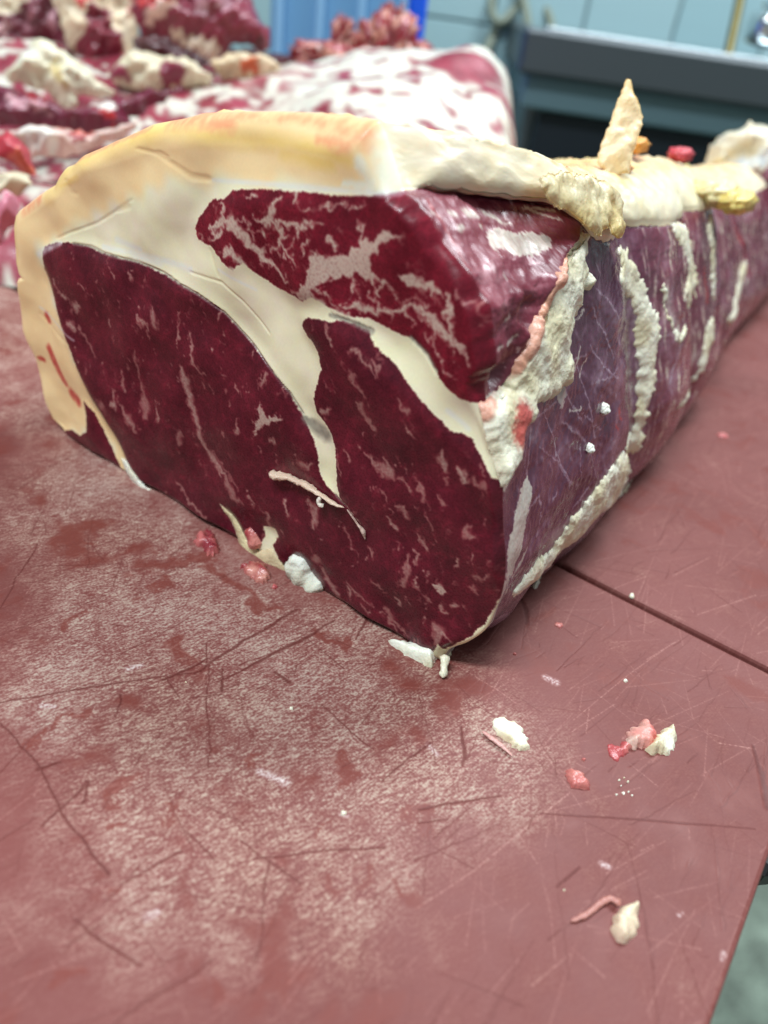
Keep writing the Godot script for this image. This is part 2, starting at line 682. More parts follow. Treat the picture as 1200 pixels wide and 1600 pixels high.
func build_surroundings() -> void:
	var fl := StandardMaterial3D.new()
	fl.albedo_texture = picture(stone_bytes(), 256, 256)
	fl.roughness = 0.7
	fl.uv1_triplanar = true
	fl.uv1_world_triplanar = true
	fl.uv1_scale = Vector3(2.2, 2.2, 2.2)
	var f := add("floor", chamfered(Vector3(7, 0.1, 7), 0.01), fl)
	f.position = Vector3(0, -0.93, -0.5)
	tag(f, "grey green stone floor below the edge of the cutting board", "", "", "structure")
	# the wall of white tiles
	var wall := thing("tiled_wall", "pale blue white tiled wall behind the meat and the sink", "wall", Vector3(0, 0, -2.0))
	add("grout", chamfered(Vector3(3.6, 2.0, 0.06), 0.002), plain(120, 140, 145, 0.9), wall).position = Vector3(0, 0.03, -0.035)
	var tile := chamfered(Vector3(0.195, 0.195, 0.008), 0.002)
	var glaze := []
	for k in 3:
		var g := plain(152 + 5 * k, 186 + 3 * k, 192 + 2 * k, 0.25)
		glaze.append(g)
	for r in 8:
		for c in 15:
			add("tile", tile, glaze[rng.randi() % 3], wall).position = Vector3(-1.42 + c * 0.2, -0.745 + r * 0.2, rng.randf_range(-0.0006, 0.0006))
	build_sink()
	build_crate()
	# hose and pipe on the wall
	var hose := thing("grey_hose", "thin grey green hose hanging in loops on the tiled wall", "hose")
	var hm := plain(122, 132, 116, 0.5)
	add("loop", cord(PackedVector3Array([Vector3(0.06375, 0.24744, -2.02373), Vector3(0.07107, 0.18414, -1.97858), Vector3(0.09090, 0.16204, -1.96281), Vector3(0.11321, 0.18109, -1.97640), Vector3(0.13005, 0.20649, -1.99452), Vector3(0.13737, 0.24473, -2.02179)]), [0.009, 0.009], 10), hm, hose)
	add("loop", cord(PackedVector3Array([Vector3(0.11628, 0.24182, -1.99515), Vector3(0.14118, 0.19873, -1.96442), Vector3(0.15984, 0.14337, -1.92493), Vector3(0.16188, 0.08598, -1.88399)]), [0.009, 0.009], 10), hm, hose)
	add("loop", cord(PackedVector3Array([Vector3(0.16079, 0.24775, -2.03623), Vector3(0.18898, 0.20420, -2.00517), Vector3(0.20801, 0.17129, -1.98169), Vector3(0.21221, 0.12482, -1.94855)]), [0.009, 0.009], 10), hm, hose)
	add("loop", cord(PackedVector3Array([Vector3(0.10488, 0.18185, -2.01380), Vector3(0.08378, 0.13768, -1.98229), Vector3(0.06947, 0.08839, -1.94713), Vector3(0.05908, 0.03363, -1.90807)]), [0.010, 0.010], 10), hm, hose)
	var pipe := add("brass_pipe", cord(PackedVector3Array([Vector3(0.54908, 0.28143, -1.83916), Vector3(0.54623, 0.23408, -1.80538), Vector3(0.54180, 0.18130, -1.76774), Vector3(0.53705, 0.12327, -1.72634)]), [0.0095, 0.0095], 14), plain(92, 84, 34, 0.35, 0.4))
	tag(pipe, "upright olive brass pipe behind the right end of the sink", "pipe")


func stone_bytes() -> PackedByteArray:
	var a := noise_bytes(31, 0.02, 256, 256, 4)
	var b := noise_bytes(32, 0.3, 256, 256, 2)
	var out := PackedByteArray()
	out.resize(256 * 256 * 3)
	for i in 256 * 256:
		var k := 0.72 + 0.35 * a[i] / 255.0 + 0.25 * (b[i] / 255.0 - 0.5)
		out[i * 3] = int(clampf(165 * k, 0, 255))
		out[i * 3 + 1] = int(clampf(184 * k, 0, 255))
		out[i * 3 + 2] = int(clampf(166 * k, 0, 255))
	return out


func build_sink() -> void:
	var p := Vector3(0.11764, 0.17109, -1.51478)
	var sink := thing("steel_sink", "dark grey steel sink unit with a deep rim at the right", "sink", Vector3(p.x, 0, p.z))
	var dark := plain(70, 78, 82, 0.42, 0.3)
	var mid := plain(98, 126, 134, 0.5, 0.1)
	add("rim", chamfered(Vector3(1.3, 0.068, 0.03), 0.006), dark, sink).position = Vector3(0.65, p.y - 0.034, -0.015)
	add("rim", chamfered(Vector3(0.03, 0.068, 0.55), 0.006), dark, sink).position = Vector3(0.015, p.y - 0.034, -0.31)
	add("rim_ledge", chamfered(Vector3(1.24, 0.006, 0.09), 0.002), plain(190, 200, 204, 0.25, 0.9), sink).position = Vector3(0.66, p.y + 0.001, -0.08)
	add("back_rim", chamfered(Vector3(1.26, 0.03, 0.06), 0.004), plain(180, 190, 196, 0.25, 0.9), sink).position = Vector3(0.66, p.y - 0.01, -0.56)
	add("basin", chamfered(Vector3(1.24, 0.2, 0.4), 0.01), plain(120, 130, 134, 0.3, 0.8), sink).position = Vector3(0.66, p.y - 0.17, -0.33)
	add("front_panel", chamfered(Vector3(1.28, 0.052, 0.5), 0.004), mid, sink).position = Vector3(0.66, p.y - 0.096, -0.28)
	add("cabinet", chamfered(Vector3(1.24, 0.9, 0.46), 0.004), plain(18, 30, 40, 0.6, 0.1), sink).position = Vector3(0.68, p.y - 0.574, -0.29)
	var jar := thing("steel_canister", "shiny steel canister standing on the right end of the sink", "canister", Vector3(0.57357, 0.19336, -1.66579))
	add("body", lump(Vector3(0.042, 0.03, 0.042), 0.0, 1.0, 3, func(_d: Vector3, _n: FastNoiseLite, _s: int) -> Color: return lin(205, 215, 218), Basis(), 40), plain(205, 215, 218, 0.12, 0.95), jar).position = Vector3(0, 0.026, 0)
	add("lid", chamfered(Vector3(0.05, 0.012, 0.05), 0.005), plain(215, 222, 225, 0.1, 0.95), jar).position = Vector3(0, 0.062, 0)


func build_crate() -> void:
	var p := Vector3(-0.27544, 0.10516, -1.30808)
	var q := Vector3(-0.07417, 0.12642, -1.32324)
	var z := p.z
	var wide := q.x - p.x
	var crate := thing("blue_crate", "pale blue plastic crate with a bright blue corner post behind the meat", "crate", Vector3(p.x, 0, z))
	var pale := plain(112, 168, 214, 0.35)
	var deep := plain(20, 92, 232, 0.4)
	add("panel", chamfered(Vector3(wide, 0.36, 0.012), 0.003), pale, crate).position = Vector3(wide / 2, 0.19, 0)
	for k in 4:
		add("rib", chamfered(Vector3(0.012, 0.34, 0.01), 0.003), plain(140, 190, 230, 0.35), crate).position = Vector3(0.012 + k * wide / 3.3, 0.19, 0.011)
	add("corner_post", chamfered(Vector3(0.026, 0.38, 0.03), 0.006), deep, crate).position = Vector3(wide + 0.014, 0.19, 0)
	add("panel", chamfered(Vector3(0.012, 0.36, 0.28), 0.003), deep, crate).position = Vector3(wide + 0.006, 0.19, -0.16)
	add("panel", chamfered(Vector3(wide, 0.36, 0.012), 0.003), pale, crate).position = Vector3(wide / 2, 0.19, -0.3)
	add("panel", chamfered(Vector3(0.012, 0.36, 0.28), 0.003), pale, crate).position = Vector3(0.0, 0.19, -0.15)
	add("bottom", chamfered(Vector3(wide, 0.012, 0.28), 0.003), pale, crate).position = Vector3(wide / 2, 0.008, -0.15)


# ---------------------------------------------------------------- boards
func board_picture() -> void:
	var c := Canvas.new(-0.30, 0.62, 0.64, 0.58, 0.00037)      # x and -z: y1 is -z at the top row
	var w := c.w
	var h := c.h
	for l in [[-819, 2110, 60, -859, 2044, 45], [-1212, 2285, 37, -1155, 2277, 32], [-677, 1791, 60, -603, 1775, 46], [-652, 1191, 45, -620, 1232, 30], [-475, 1168, 37, -453, 1188, 37], [-595, 1090, 32, -555, 1106, 22], [-288, 1410, 28, -304, 1349, 12], [-992, 1345, 28, -947, 1377, 20], [-871, 1436, 37, -910, 1384, 16], [-1063, 1825, 37, -1022, 1867, 28], [90, 1047, 32, 105, 1076, 18], [-9, 1054, 21, 10, 1049, 14], [-50, 1176, 15, -44, 1197, 11], [-610, 725, 31, -575, 751, 25], [-255, 703, 24, -235, 713, 18], [332, 1719, 81, 348, 1765, 45], [211, 1269, 27, 259, 1288, 43], [184, 1234, 11, 231, 1262, 27], [234, 1024, 42, 223, 1058, 18], [666, 2190, 36, 765, 2268, 47], [1468, 2009, 59, 1522, 1988, 73], [1, 1389, 52, 18, 1416, 45], [-16, 1363, 24, 42, 1385, 24], [-591, 945, 24, -547, 965, 14], [-132, 733, 18, -89, 753, 16], [-928, 2164, 67, -713, 2318, 48], [-671, 2265, 42, -387, 2056, 35], [-174, 1978, 34, -22, 1942, 29]]:
		c.stroke("wet", l, 1.1)
	for l in [[-263, 1344, 20, -178, 1320, 27], [5, 1242, 11, 24, 1241, 11], [260, 1531, 17, 286, 1503, 15], [683, 1911, 24, 720, 1894, 28], [-791, 1662, 22, -754, 1684, 18], [-998, 1464, 16, -957, 1466, 12], [-448, 880, 23, -428, 894, 17], [983, 1090, 11, 996, 1101, 7], [1084, 1003, 14, 1075, 986, 10], [784, 1208, 19, 806, 1202, 15]]:
		c.stroke("smear", l, 1.3, 210.0)
	for l in [[-1126, 1450, 6, -901, 1555, 6, -577, 1689, 4], [-575, 1684, 7, -440, 1862, 12, -289, 2070, 10], [-480, 1664, 4, -372, 1775, 11, -215, 1935, 14, -121, 2041, 7], [-568, 1830, 5, -418, 1329, 4], [-487, 1722, 7, -452, 1627, 11, -462, 1648, 7], [-308, 1745, 11, -239, 1708, 16], [-660, 1638, 11, -541, 1762, 7], [-1088, 1376, 6, -904, 1245, 6, -738, 1086, 7, -592, 971, 10], [-912, 1242, 13, -860, 1275, 8], [-626, 850, 5, -535, 808, 8, -415, 766, 6], [-266, 1117, 5, -74, 1019, 5], [-209, 1071, 5, -37, 1120, 5, 143, 1159, 6], [-732, 1157, 6, -744, 1222, 9, -754, 1227, 8], [229, 1294, 8, 488, 1384, 6], [616, 1344, 4, 952, 1376, 6, 1304, 1402, 4], [1404, 1734, 9, 1392, 1615, 17, 1367, 1486, 15], [-24, 1958, 5, -6, 2066, 12, -15, 2100, 8], [-758, 1462, 4, -783, 1550, 8], [-652, 1645, 4, -585, 1574, 4], [-1370, 2225, 5, -1334, 1851, 5], [147, 2371, 5, 53, 2190, 5], [616, 2353, 11, 637, 2259, 21, 636, 2184, 10], [231, 1252, 6, 327, 1278, 4], [366, 1628, 7, 375, 1514, 17, 370, 1476, 8], [124, 1376, 6, 259, 1544, 8], [642, 1120, 9, 715, 1188, 6], [-542, 952, 5, -422, 1060, 7], [-805, 1075, 9, -748, 1217, 8], [-544, 1582, 4, -444, 1614, 4], [-119, 1634, 4, 72, 1486, 4], [-422, 1117, 5, -312, 1049, 5], [-173, 1071, 5, -151, 817, 3], [-438, 640, 4, -260, 802, 5]]:
		c.stroke("cut", l, 0.9, 235.0)
	for l in [[244, 1000, 5, 403, 1131, 5, 520, 1246, 6, 717, 1434, 8], [354, 1903, 7, 506, 1810, 7, 568, 1763, 5], [764, 1728, 4, 1005, 1984, 5, 1228, 2198, 5], [936, 1579, 6, 1015, 1507, 6], [803, 1681, 7, 831, 1798, 5], [745, 1670, 4, 929, 1831, 5], [316, 2063, 5, 416, 2049, 5], [1100, 2085, 5, 1260, 2223, 5], [87, 994, 5, 184, 1098, 4], [547, 852, 6, 657, 944, 5], [910, 1267, 8, 954, 1294, 6], [1274, 1724, 9, 1409, 1721, 7], [800, 1135, 4, 917, 1209, 6], [626, 1347, 4, 955, 1492, 4], [1333, 2642, 6, 1563, 2836, 6], [949, 2427, 5, 1210, 2614, 6], [1386, 2401, 8, 1698, 2593, 9], [186, 1691, 4, 300, 1630, 4], [405, 1290, 4, 595, 1455, 4]]:
		for q in range(2, l.size(), 3):
			l[q] = maxi(2, l[q] * 6 / 10)
		c.stroke("light", l, 0.9, 190.0)
	c.paint("worn", 255, [-4608, 8159, -689, 608, 181, 720, 234, 870, 312, 1080, 447, 1362, 546, 1702, 487, 1930, 291, 2023, -48, 2167, -443, 2318, -848, 2586, -1358, 3004, -1863, 3562, -2470, 4535])
	# knife marks and raised fibres: thousands of fine lines
	var fibre := c.layer("fibre")
	var fine := c.layer("fine")
	var cut := c.layer("cut")
	for i in 52000:
		var x := rng.randf() * w
		var y := rng.randf() * h
		var a := (rng.randfn(0.95, 0.32) if rng.randf() < 0.72 else rng.randf() * PI)
		var l := rng.randf_range(2, 9)
		c.segment(fibre, x, y, 0.4, x + cos(a) * l, y - sin(a) * l, 0.2, 0.8, rng.randf_range(60, 230))
	for i in 7000:
		var x := rng.randf() * w
		var y := rng.randf() * h
		var a := rng.randfn(0.85, 0.3) if rng.randf() < 0.5 else rng.randf() * PI
		var l := rng.randf_range(20, 150) * rng.randf()
		if i % 5 < 3:
			c.segment(fine, x, y, 0.6, x + cos(a) * l, y - sin(a) * l, 0.25, 0.8, rng.randf_range(60, 230))
		else:
			c.segment(cut, x, y, 0.7, x + cos(a) * l, y - sin(a) * l, 0.25, 0.8, rng.randf_range(40, 190))
	var nick0 := c.layer("nick")
	for i in 23000:
		var x := rng.randf() * w
		var y := rng.randf() * h
		var a := (rng.randfn(0.9, 0.45) if rng.randf() < 0.6 else rng.randf() * PI)
		var l := rng.randf_range(6, 44) * rng.randf_range(0.3, 1.0)
		c.segment(nick0, x, y, 0.5, x + cos(a) * l, y - sin(a) * l, 0.2, 0.8, rng.randf_range(60, 240))
	c.layers["nick"] = nick0
	c.layers["fibre"] = fibre
	c.layers["fine"] = fine
	c.layers["cut"] = cut
	var wet := c.layer("wet")
	var smear := c.layer("smear")
	var light := c.layer("light")
	var worn := c.layer("worn")
	var small := Image.create_from_data(w, h, false, Image.FORMAT_L8, worn)
	small.resize(w / 120, h / 120, Image.INTERPOLATE_BILINEAR)
	small.resize(w, h, Image.INTERPOLATE_CUBIC)
	worn = small.get_data()
	var n1 := noise_bytes(41, 0.0035, w, h, 4)
	var n2 := noise_bytes(42, 0.016, w, h, 4)
	var n3 := noise_bytes(43, 0.3, w, h, 2)
	var n4 := noise_bytes(44, 0.02, w, h, 4)
	var hair := streak_bytes(45, 0.42, 512, 512, 7, 1)
	var hair2 := streak_bytes(46, 0.42, 512, 512, 9, 1)
	var nick := c.layer("nick")
	var out := PackedByteArray()
	out.resize(w * h * 3)
	var bump := PackedByteArray()
	bump.resize(w * h)
	var gloss := PackedByteArray()
	gloss.resize(w * h)
	for i in w * h:
		var big := n1[i] / 255.0
		var mid := n2[i] / 255.0
		var tiny := n3[i] / 255.0
		var wk := worn[i] / 255.0 + (mid - 0.5) * 0.5
		var px := i % w
		var sh := int((mid - 0.5) * 44.0 + (tiny - 0.5) * 9.0)
		var j := clampi(i + sh + w * int((n4[i] / 255.0 - 0.5) * 40.0 + (tiny - 0.5) * 6.0), 0, w * h - 1) if px > 30 and px < w - 30 else i
		var damp := clampf(wet[j] / 255.0 * 1.25 + clampf((0.395 - mid * 0.62 - big * 0.38) * 7.0, 0, 1), 0, 1)
		damp *= clampf(0.6 + (tiny - 0.3) * 1.4, 0, 1)
		var fz := fibre[i] / 255.0
		# how much of the pale raised nap covers the plastic: hairs along two ways of cutting
		var py := i / w
		var h1 := hair[((px * 235 + py * 235 >> 8) & 511) * 512 + ((px * 235 - py * 235 >> 8) & 511)] / 255.0
		var h2 := hair2[((px * 78 + py * 323 >> 8) & 511) * 512 + ((px * 323 - py * 78 >> 8) & 511)] / 255.0
		var nap := (1.0 - nick[i] / 255.0) * clampf((fz * 0.4 + h1 * 0.95 + h2 * 0.8 + tiny * 0.85 + (mid - 0.5) * 0.4 + (big - 0.5) * 0.2 - 1.02) * 1.35, 0, 1) * clampf(wk * 1.25, 0.10, 1.0) * (1.0 - damp * 0.93)
		var r := lerpf(110.0, 121.0, big)
		var g := lerpf(57.0, 68.0, big)
		var b := lerpf(53.0, 64.0, big)
		r = lerpf(r, 116, damp * 0.8)
		g = lerpf(g, 54, damp * 0.8)
		b = lerpf(b, 46, damp * 0.8)
		r = lerpf(r, 178, nap)
		g = lerpf(g, 152 + 8 * big, nap)
		b = lerpf(b, 134 + 14 * big, nap)
		var k := (light[i] / 255.0 * 0.6 + fine[i] / 255.0 * 0.36) * clampf(tiny * 1.7 - 0.2, 0, 1)
		r = lerpf(r, 216, k)
		g = lerpf(g, 176, k)
		b = lerpf(b, 164, k)
		k = smear[i] / 255.0 * clampf(tiny * 1.6 - 0.25, 0, 1)
		r = lerpf(r, 222, k)
		g = lerpf(g, 212, k)
		b = lerpf(b, 212, k)
		k = cut[clampi(i + int((mid - 0.5) * 10.0), 0, w * h - 1)] / 255.0 * 0.85 * clampf(0.35 + tiny * 1.1, 0, 1)
		r = lerpf(r, 84, k)
		g = lerpf(g, 32, k)
		b = lerpf(b, 28, k)
		out[i * 3] = int(r)
		out[i * 3 + 1] = int(g)
		out[i * 3 + 2] = int(b)
		bump[i] = int(clampf(120 + nap * 60 + tiny * 20 + fine[i] * 0.08 - cut[i] * 0.6 - nick[i] * 0.12, 0, 255))
		gloss[i] = int(clampf(136 + nap * 80 - damp * 14 + (mid - 0.5) * 40, 0, 255))
	var m := StandardMaterial3D.new()
	m.albedo_texture = picture(out, w, h)
	m.roughness = 1.0
	m.roughness_texture = picture(gloss, w, h, Image.FORMAT_L8)
	m.heightmap_enabled = true
	m.heightmap_texture = picture(bump, w, h, Image.FORMAT_L8)
	m.heightmap_scale = 0.02
	m.metallic_specular = 0.38
	M.board = m


func slab(corner: Array, high: float, b: float) -> ArrayMesh:
	var v := PackedVector3Array()
	var hint := PackedVector3Array()
	var uv := PackedVector2Array()
	var idx := PackedInt32Array()
	var n := corner.size()
	var mid := Vector2.ZERO
	for p in corner:
		mid += p / n
	var ring := func(inset: float, y: float) -> Array:
		var out := []
		for i in n:
			var p: Vector2 = corner[i]
			var e1: Vector2 = (corner[(i + 1) % n] - p).normalized()
			var e0: Vector2 = (corner[(i + n - 1) % n] - p).normalized()
			var q := p + (e0 + e1) * inset
			out.append(Vector3(q.x, y, q.y))
		return out
	var put := func(q: Array, nn: Vector3) -> void:
		var at := v.size()
		for p in q:
			v.append(p)
			hint.append(nn)
			uv.append(Vector2((p.x + 0.30) / 0.64, (p.z + 0.62) / 0.58))
		idx.append_array([at, at + 1, at + 2, at, at + 2, at + 3])
	var rings := [ring.call(b, 0.0), ring.call(b * 0.3, -b * 0.3), ring.call(0.0, -b), ring.call(0.0, -high)]
	put.call(rings[0], Vector3.UP)
	put.call(rings[3], Vector3.DOWN)
	for k in 3:
		for i in n:
			var j := (i + 1) % n
			var out2: Vector2 = ((corner[i] + corner[j]) / 2 - mid).normalized()
			put.call([rings[k][i], rings[k][j], rings[k + 1][j], rings[k + 1][i]], Vector3(out2.x, 0.8 if k < 2 else 0.0, out2.y))
	return finish(v, hint, uv, PackedColorArray(), idx)


func build_boards() -> void:
	board_picture()
	var k := Vector2(0.17667, -0.20072)
	var d := Vector2(0.85315, 0.52167)
	var e := Vector2(-0.54314, 0.83964)
	var near := slab([k, k - d * 1.5, k - d * 1.5 + e * 0.75, k + e * 0.75], 0.025, 0.0016)
	tag(add("cutting_board", near, M.board), "worn red brown plastic cutting board with knife marks under the loin's cut face", "cutting board", "red cutting boards")
	var g := 0.0032
	var k2 := k - e * g
	var far := slab([k2 - e * 0.6 + d * 0.25, k2 - d * 1.5 - e * 0.6, k2 - d * 1.5, k2 + d * 0.25], 0.025, 0.0016)
	tag(add("cutting_board", far, M.board), "red brown plastic cutting board beyond the narrow joint, under the loin's far end", "cutting board", "red cutting boards")
	var table := thing("work_table", "steel work table frame under the cutting boards", "table", Vector3(k.x, 0, k.y))
	var steel := plain(70, 66, 64, 0.5, 0.6)
	var turn := Basis(Vector3.UP, atan2(-d.y, d.x))
	var top := add("table_frame", chamfered(Vector3(1.44, 0.05, 1.28), 0.005), plain(58, 34, 30, 0.6), table)
	top.basis = turn
	top.position = Vector3(-d.x * 0.90 + e.x * 0.06, -0.0502, -d.y * 0.90 + e.y * 0.06)
	for s in [[-0.5, 0.4], [-1.4, 0.4], [-0.5, -0.4], [-1.4, -0.4]]:
		var leg := add("leg", chamfered(Vector3(0.05, 0.8, 0.05), 0.004), steel, table)
		leg.basis = turn
		leg.position = Vector3(d.x * s[0] + e.x * s[1], -0.4775, d.y * s[0] + e.y * s[1])
	var foot := add("rubber_foot", chamfered(Vector3(0.014, 0.012, 0.012), 0.003), plain(20, 20, 22, 0.5), table)
	foot.basis = turn
	foot.position = Vector3(e.x * 0.060 + d.x * 0.002, -0.0312, e.y * 0.060 + d.y * 0.002)


# ---------------------------------------------------------------- the loin
func face_picture() -> void:
	var c := Canvas.new(-0.257, 0.178, 0.285, 0.182, 0.00025)
	face_canvas = c
	# 1 outer fat, 2 inner fat, 3 and 4 eye muscles, 5 cap muscle, 6 small muscle at the rim
	c.reg.fill(1)
	c.fill(2, [-2268, 897, -2021, 1030, -1868, 1130, -1727, 1206, -1576, 1266, -1367, 1374, -1164, 1424, -975, 1459, -721, 1504, -452, 1545, -403, 1508, -117, 1326, -56, 1067, 56, 955, 87, 834, 28, 3, -572, -150, -674, -199, -1333, -129, -1788, 129, -1980, 349, -2127, 636, -2211, 839, -2225, 890])
	c.fill(3, [-2184, 915, -2158, 948, -2095, 978, -2005, 1006, -1920, 1021, -1860, 1022, -1782, 1023, -1685, 1032, -1573, 1043, -1502, 1044, -1415, 1040, -1330, 1032, -1230, 1026, -1150, 1011, -1112, 995, -1080, 972, -1039, 947, -992, 920, -936, 896, -896, 876, -865, 861, -818, 834, -784, 807, -758, 775, -719, 734, -687, 696, -660, 656, -641, 610, -637, 574, -622, 539, -590, 513, -540, 498, -486, 483, -406, 410, -310, 300, -142, 152, -21, 104, -44, 9, -94, -6, -142, -16, -186, -19, -225, -64, -278, -120, -404, -146, -557, -129, -563, -97, -562, -35, -582, 39, -616, 45, -642, 71, -673, 120, -730, 107, -740, -5, -795, 42, -840, 85, -814, 146, -830, 180, -899, 153, -887, 106, -931, 13, -995, 47, -1066, 117, -1138, 157, -1119, 117, -1066, 63, -1024, -12, -993, -76, -954, -133, -1050, -172, -1210, -161, -1333, -118, -1458, -85, -1563, -48, -1647, 1, -1728, 69, -1807, 155, -1884, 240, -1940, 316, -1995, 392, -2046, 483, -2092, 589, -2132, 679, -2165, 769, -2192, 845])
	c.fill(4, [-733, 1096, -756, 1077, -761, 1062, -746, 1047, -714, 1025, -690, 1004, -674, 982, -660, 946, -667, 908, -678, 863, -682, 817, -670, 773, -633, 750, -601, 720, -576, 671, -562, 620, -546, 551, -520, 502, -483, 485, -406, 410, -310, 300, -142, 152, -21, 104, -1, 74, 24, 89, 81, 162, 135, 244, 175, 338, 186, 469, 166, 592, 123, 708, 85, 798, 51, 835, 18, 843, -10, 869, -53, 906, -87, 931, -149, 931, -228, 977, -289, 1014, -344, 1051, -362, 1062, -427, 1085, -475, 1111, -490, 1133, -546, 1139, -584, 1138, -633, 1117, -686, 1111])
	c.fill(5, [-1240, 1213, -1254, 1252, -1230, 1296, -1183, 1348, -1153, 1369, -1109, 1377, -1066, 1414, -948, 1445, -838, 1465, -744, 1481, -637, 1495, -569, 1510, -479, 1536, -412, 1562, -303, 1532, -191, 1477, -69, 1376, -9, 1214, -59, 1043, -127, 1039, -187, 1060, -232, 1095, -276, 1131, -338, 1160, -409, 1160, -448, 1165, -500, 1171, -574, 1158, -651, 1164, -718, 1175, -764, 1144, -792, 1152, -853, 1155, -924, 1166, -983, 1182, -1015, 1198, -1041, 1185, -1059, 1158, -1117, 1181, -1162, 1208])
	c.fill(6, [-2029, 281, -1952, 245, -1879, 122, -1804, 4, -1783, -11, -1923, -11, -2095, -24, -2231, -25, -2241, 22, -2168, 61, -2088, 66, -2020, 124, -2015, 202])
	c.fill(1, [-2234, 32, -2168, 61, -2088, 66, -2020, 124, -2015, 202, -2029, 281, -1940, 316, -2046, 483, -2132, 679, -2348, 772, -2559, 711, -2584, 290, -2454, -17])
	c.fill(2, [13, 47, 89, 161, 142, 258, 159, 375, 183, 453, 149, 437, 138, 372, 118, 276, 73, 176, 10, 89])
	# fat inside the lean, drawn muscle by muscle
	for l in [[-717, 1320, -671, 1309, -607, 1336, -571, 1359, -541, 1389, -502, 1407, -474, 1432, -425, 1444, -398, 1444, -449, 1419, -489, 1381, -511, 1357, -498, 1327, -467, 1305, -492, 1287, -470, 1250, -484, 1260, -504, 1287, -541, 1292, -600, 1275, -684, 1230, -715, 1197, -717, 1159, -749, 1159, -761, 1177, -729, 1238, -722, 1280], [-413, 1332, -360, 1351, -318, 1337, -263, 1332, -250, 1310, -281, 1312, -326, 1317, -369, 1313, -397, 1318], [-915, 732, -899, 705, -876, 688, -799, 712, -828, 681, -890, 650, -927, 593, -939, 566, -928, 626, -916, 671], [-931, 13, -887, 106, -899, 153, -830, 180, -814, 146, -840, 85, -866, 36], [-85, 338, -71, 359, -41, 342, -33, 329, -59, 324, -79, 318]]:
		c.paint("marble", 255, l)
	for l in [[-1182, 1268, 13, -1145, 1290, 23, -1109, 1309, 32, -1057, 1322, 34, -1016, 1292, 32, -982, 1270, 29, -950, 1254, 37, -924, 1232, 24, -884, 1224, 17, -847, 1206, 17, -822, 1188, 5], [-1101, 1313, 12, -1118, 1337, 10, -1100, 1362, 10, -1132, 1364, 7], [-1188, 1267, 8, -1146, 1256, 15, -1116, 1277, 13, -1128, 1253, 13, -1177, 1232, 8], [-899, 1370, 32, -885, 1403, 23, -883, 1429, 16, -842, 1444, 9], [-899, 1367, 28, -950, 1348, 9, -973, 1364, 5], [-899, 1367, 23, -861, 1355, 16, -825, 1338, 11, -864, 1311, 14, -841, 1293, 12, -801, 1282, 12, -778, 1258, 5], [-864, 1373, 14, -786, 1379, 15, -737, 1397, 9, -683, 1412, 4], [-786, 1379, 13, -774, 1355, 16], [-795, 1469, 17, -796, 1442, 9], [-1007, 1416, 9, -953, 1427, 7], [-665, 1372, 17, -635, 1350, 13], [-575, 1431, 6, -543, 1436, 8, -560, 1410, 12, -548, 1387, 12, -521, 1376, 16], [-697, 1458, 8, -641, 1469, 6, -605, 1488, 4], [-610, 1466, 6, -572, 1482, 6, -552, 1500, 4], [-1098, 1201, 16, -1062, 1232, 25, -1033, 1204, 23, -991, 1167, 31], [-1071, 1157, 21, -1026, 1156, 15], [-242, 1333, 10, -218, 1298, 17, -210, 1259, 12, -183, 1211, 10, -126, 1168, 6], [-589, 1186, 9, -550, 1194, 18, -509, 1197, 20, -418, 1219, 13, -372, 1249, 12, -315, 1260, 18, -280, 1236, 28, -242, 1224, 28, -204, 1207, 18, -166, 1193, 6], [-274, 1229, 10, -260, 1182, 6], [-374, 1235, 10, -353, 1220, 8, -333, 1207, 4], [-459, 1304, 10, -470, 1250, 8], [-846, 1276, 9, -826, 1267, 9], [-930, 1327, 14, -921, 1314, 9], [-733, 1351, 7, -750, 1311, 9, -762, 1298, 5], [-232, 1280, 16, -216, 1287, 15], [-330, 1278, 4, -297, 1281, 6], [-574, 1158, 18, -638, 1158, 19, -704, 1171, 23, -743, 1155, 29, -765, 1161, 24]]:
		c.stroke("marble", l, 0.9)
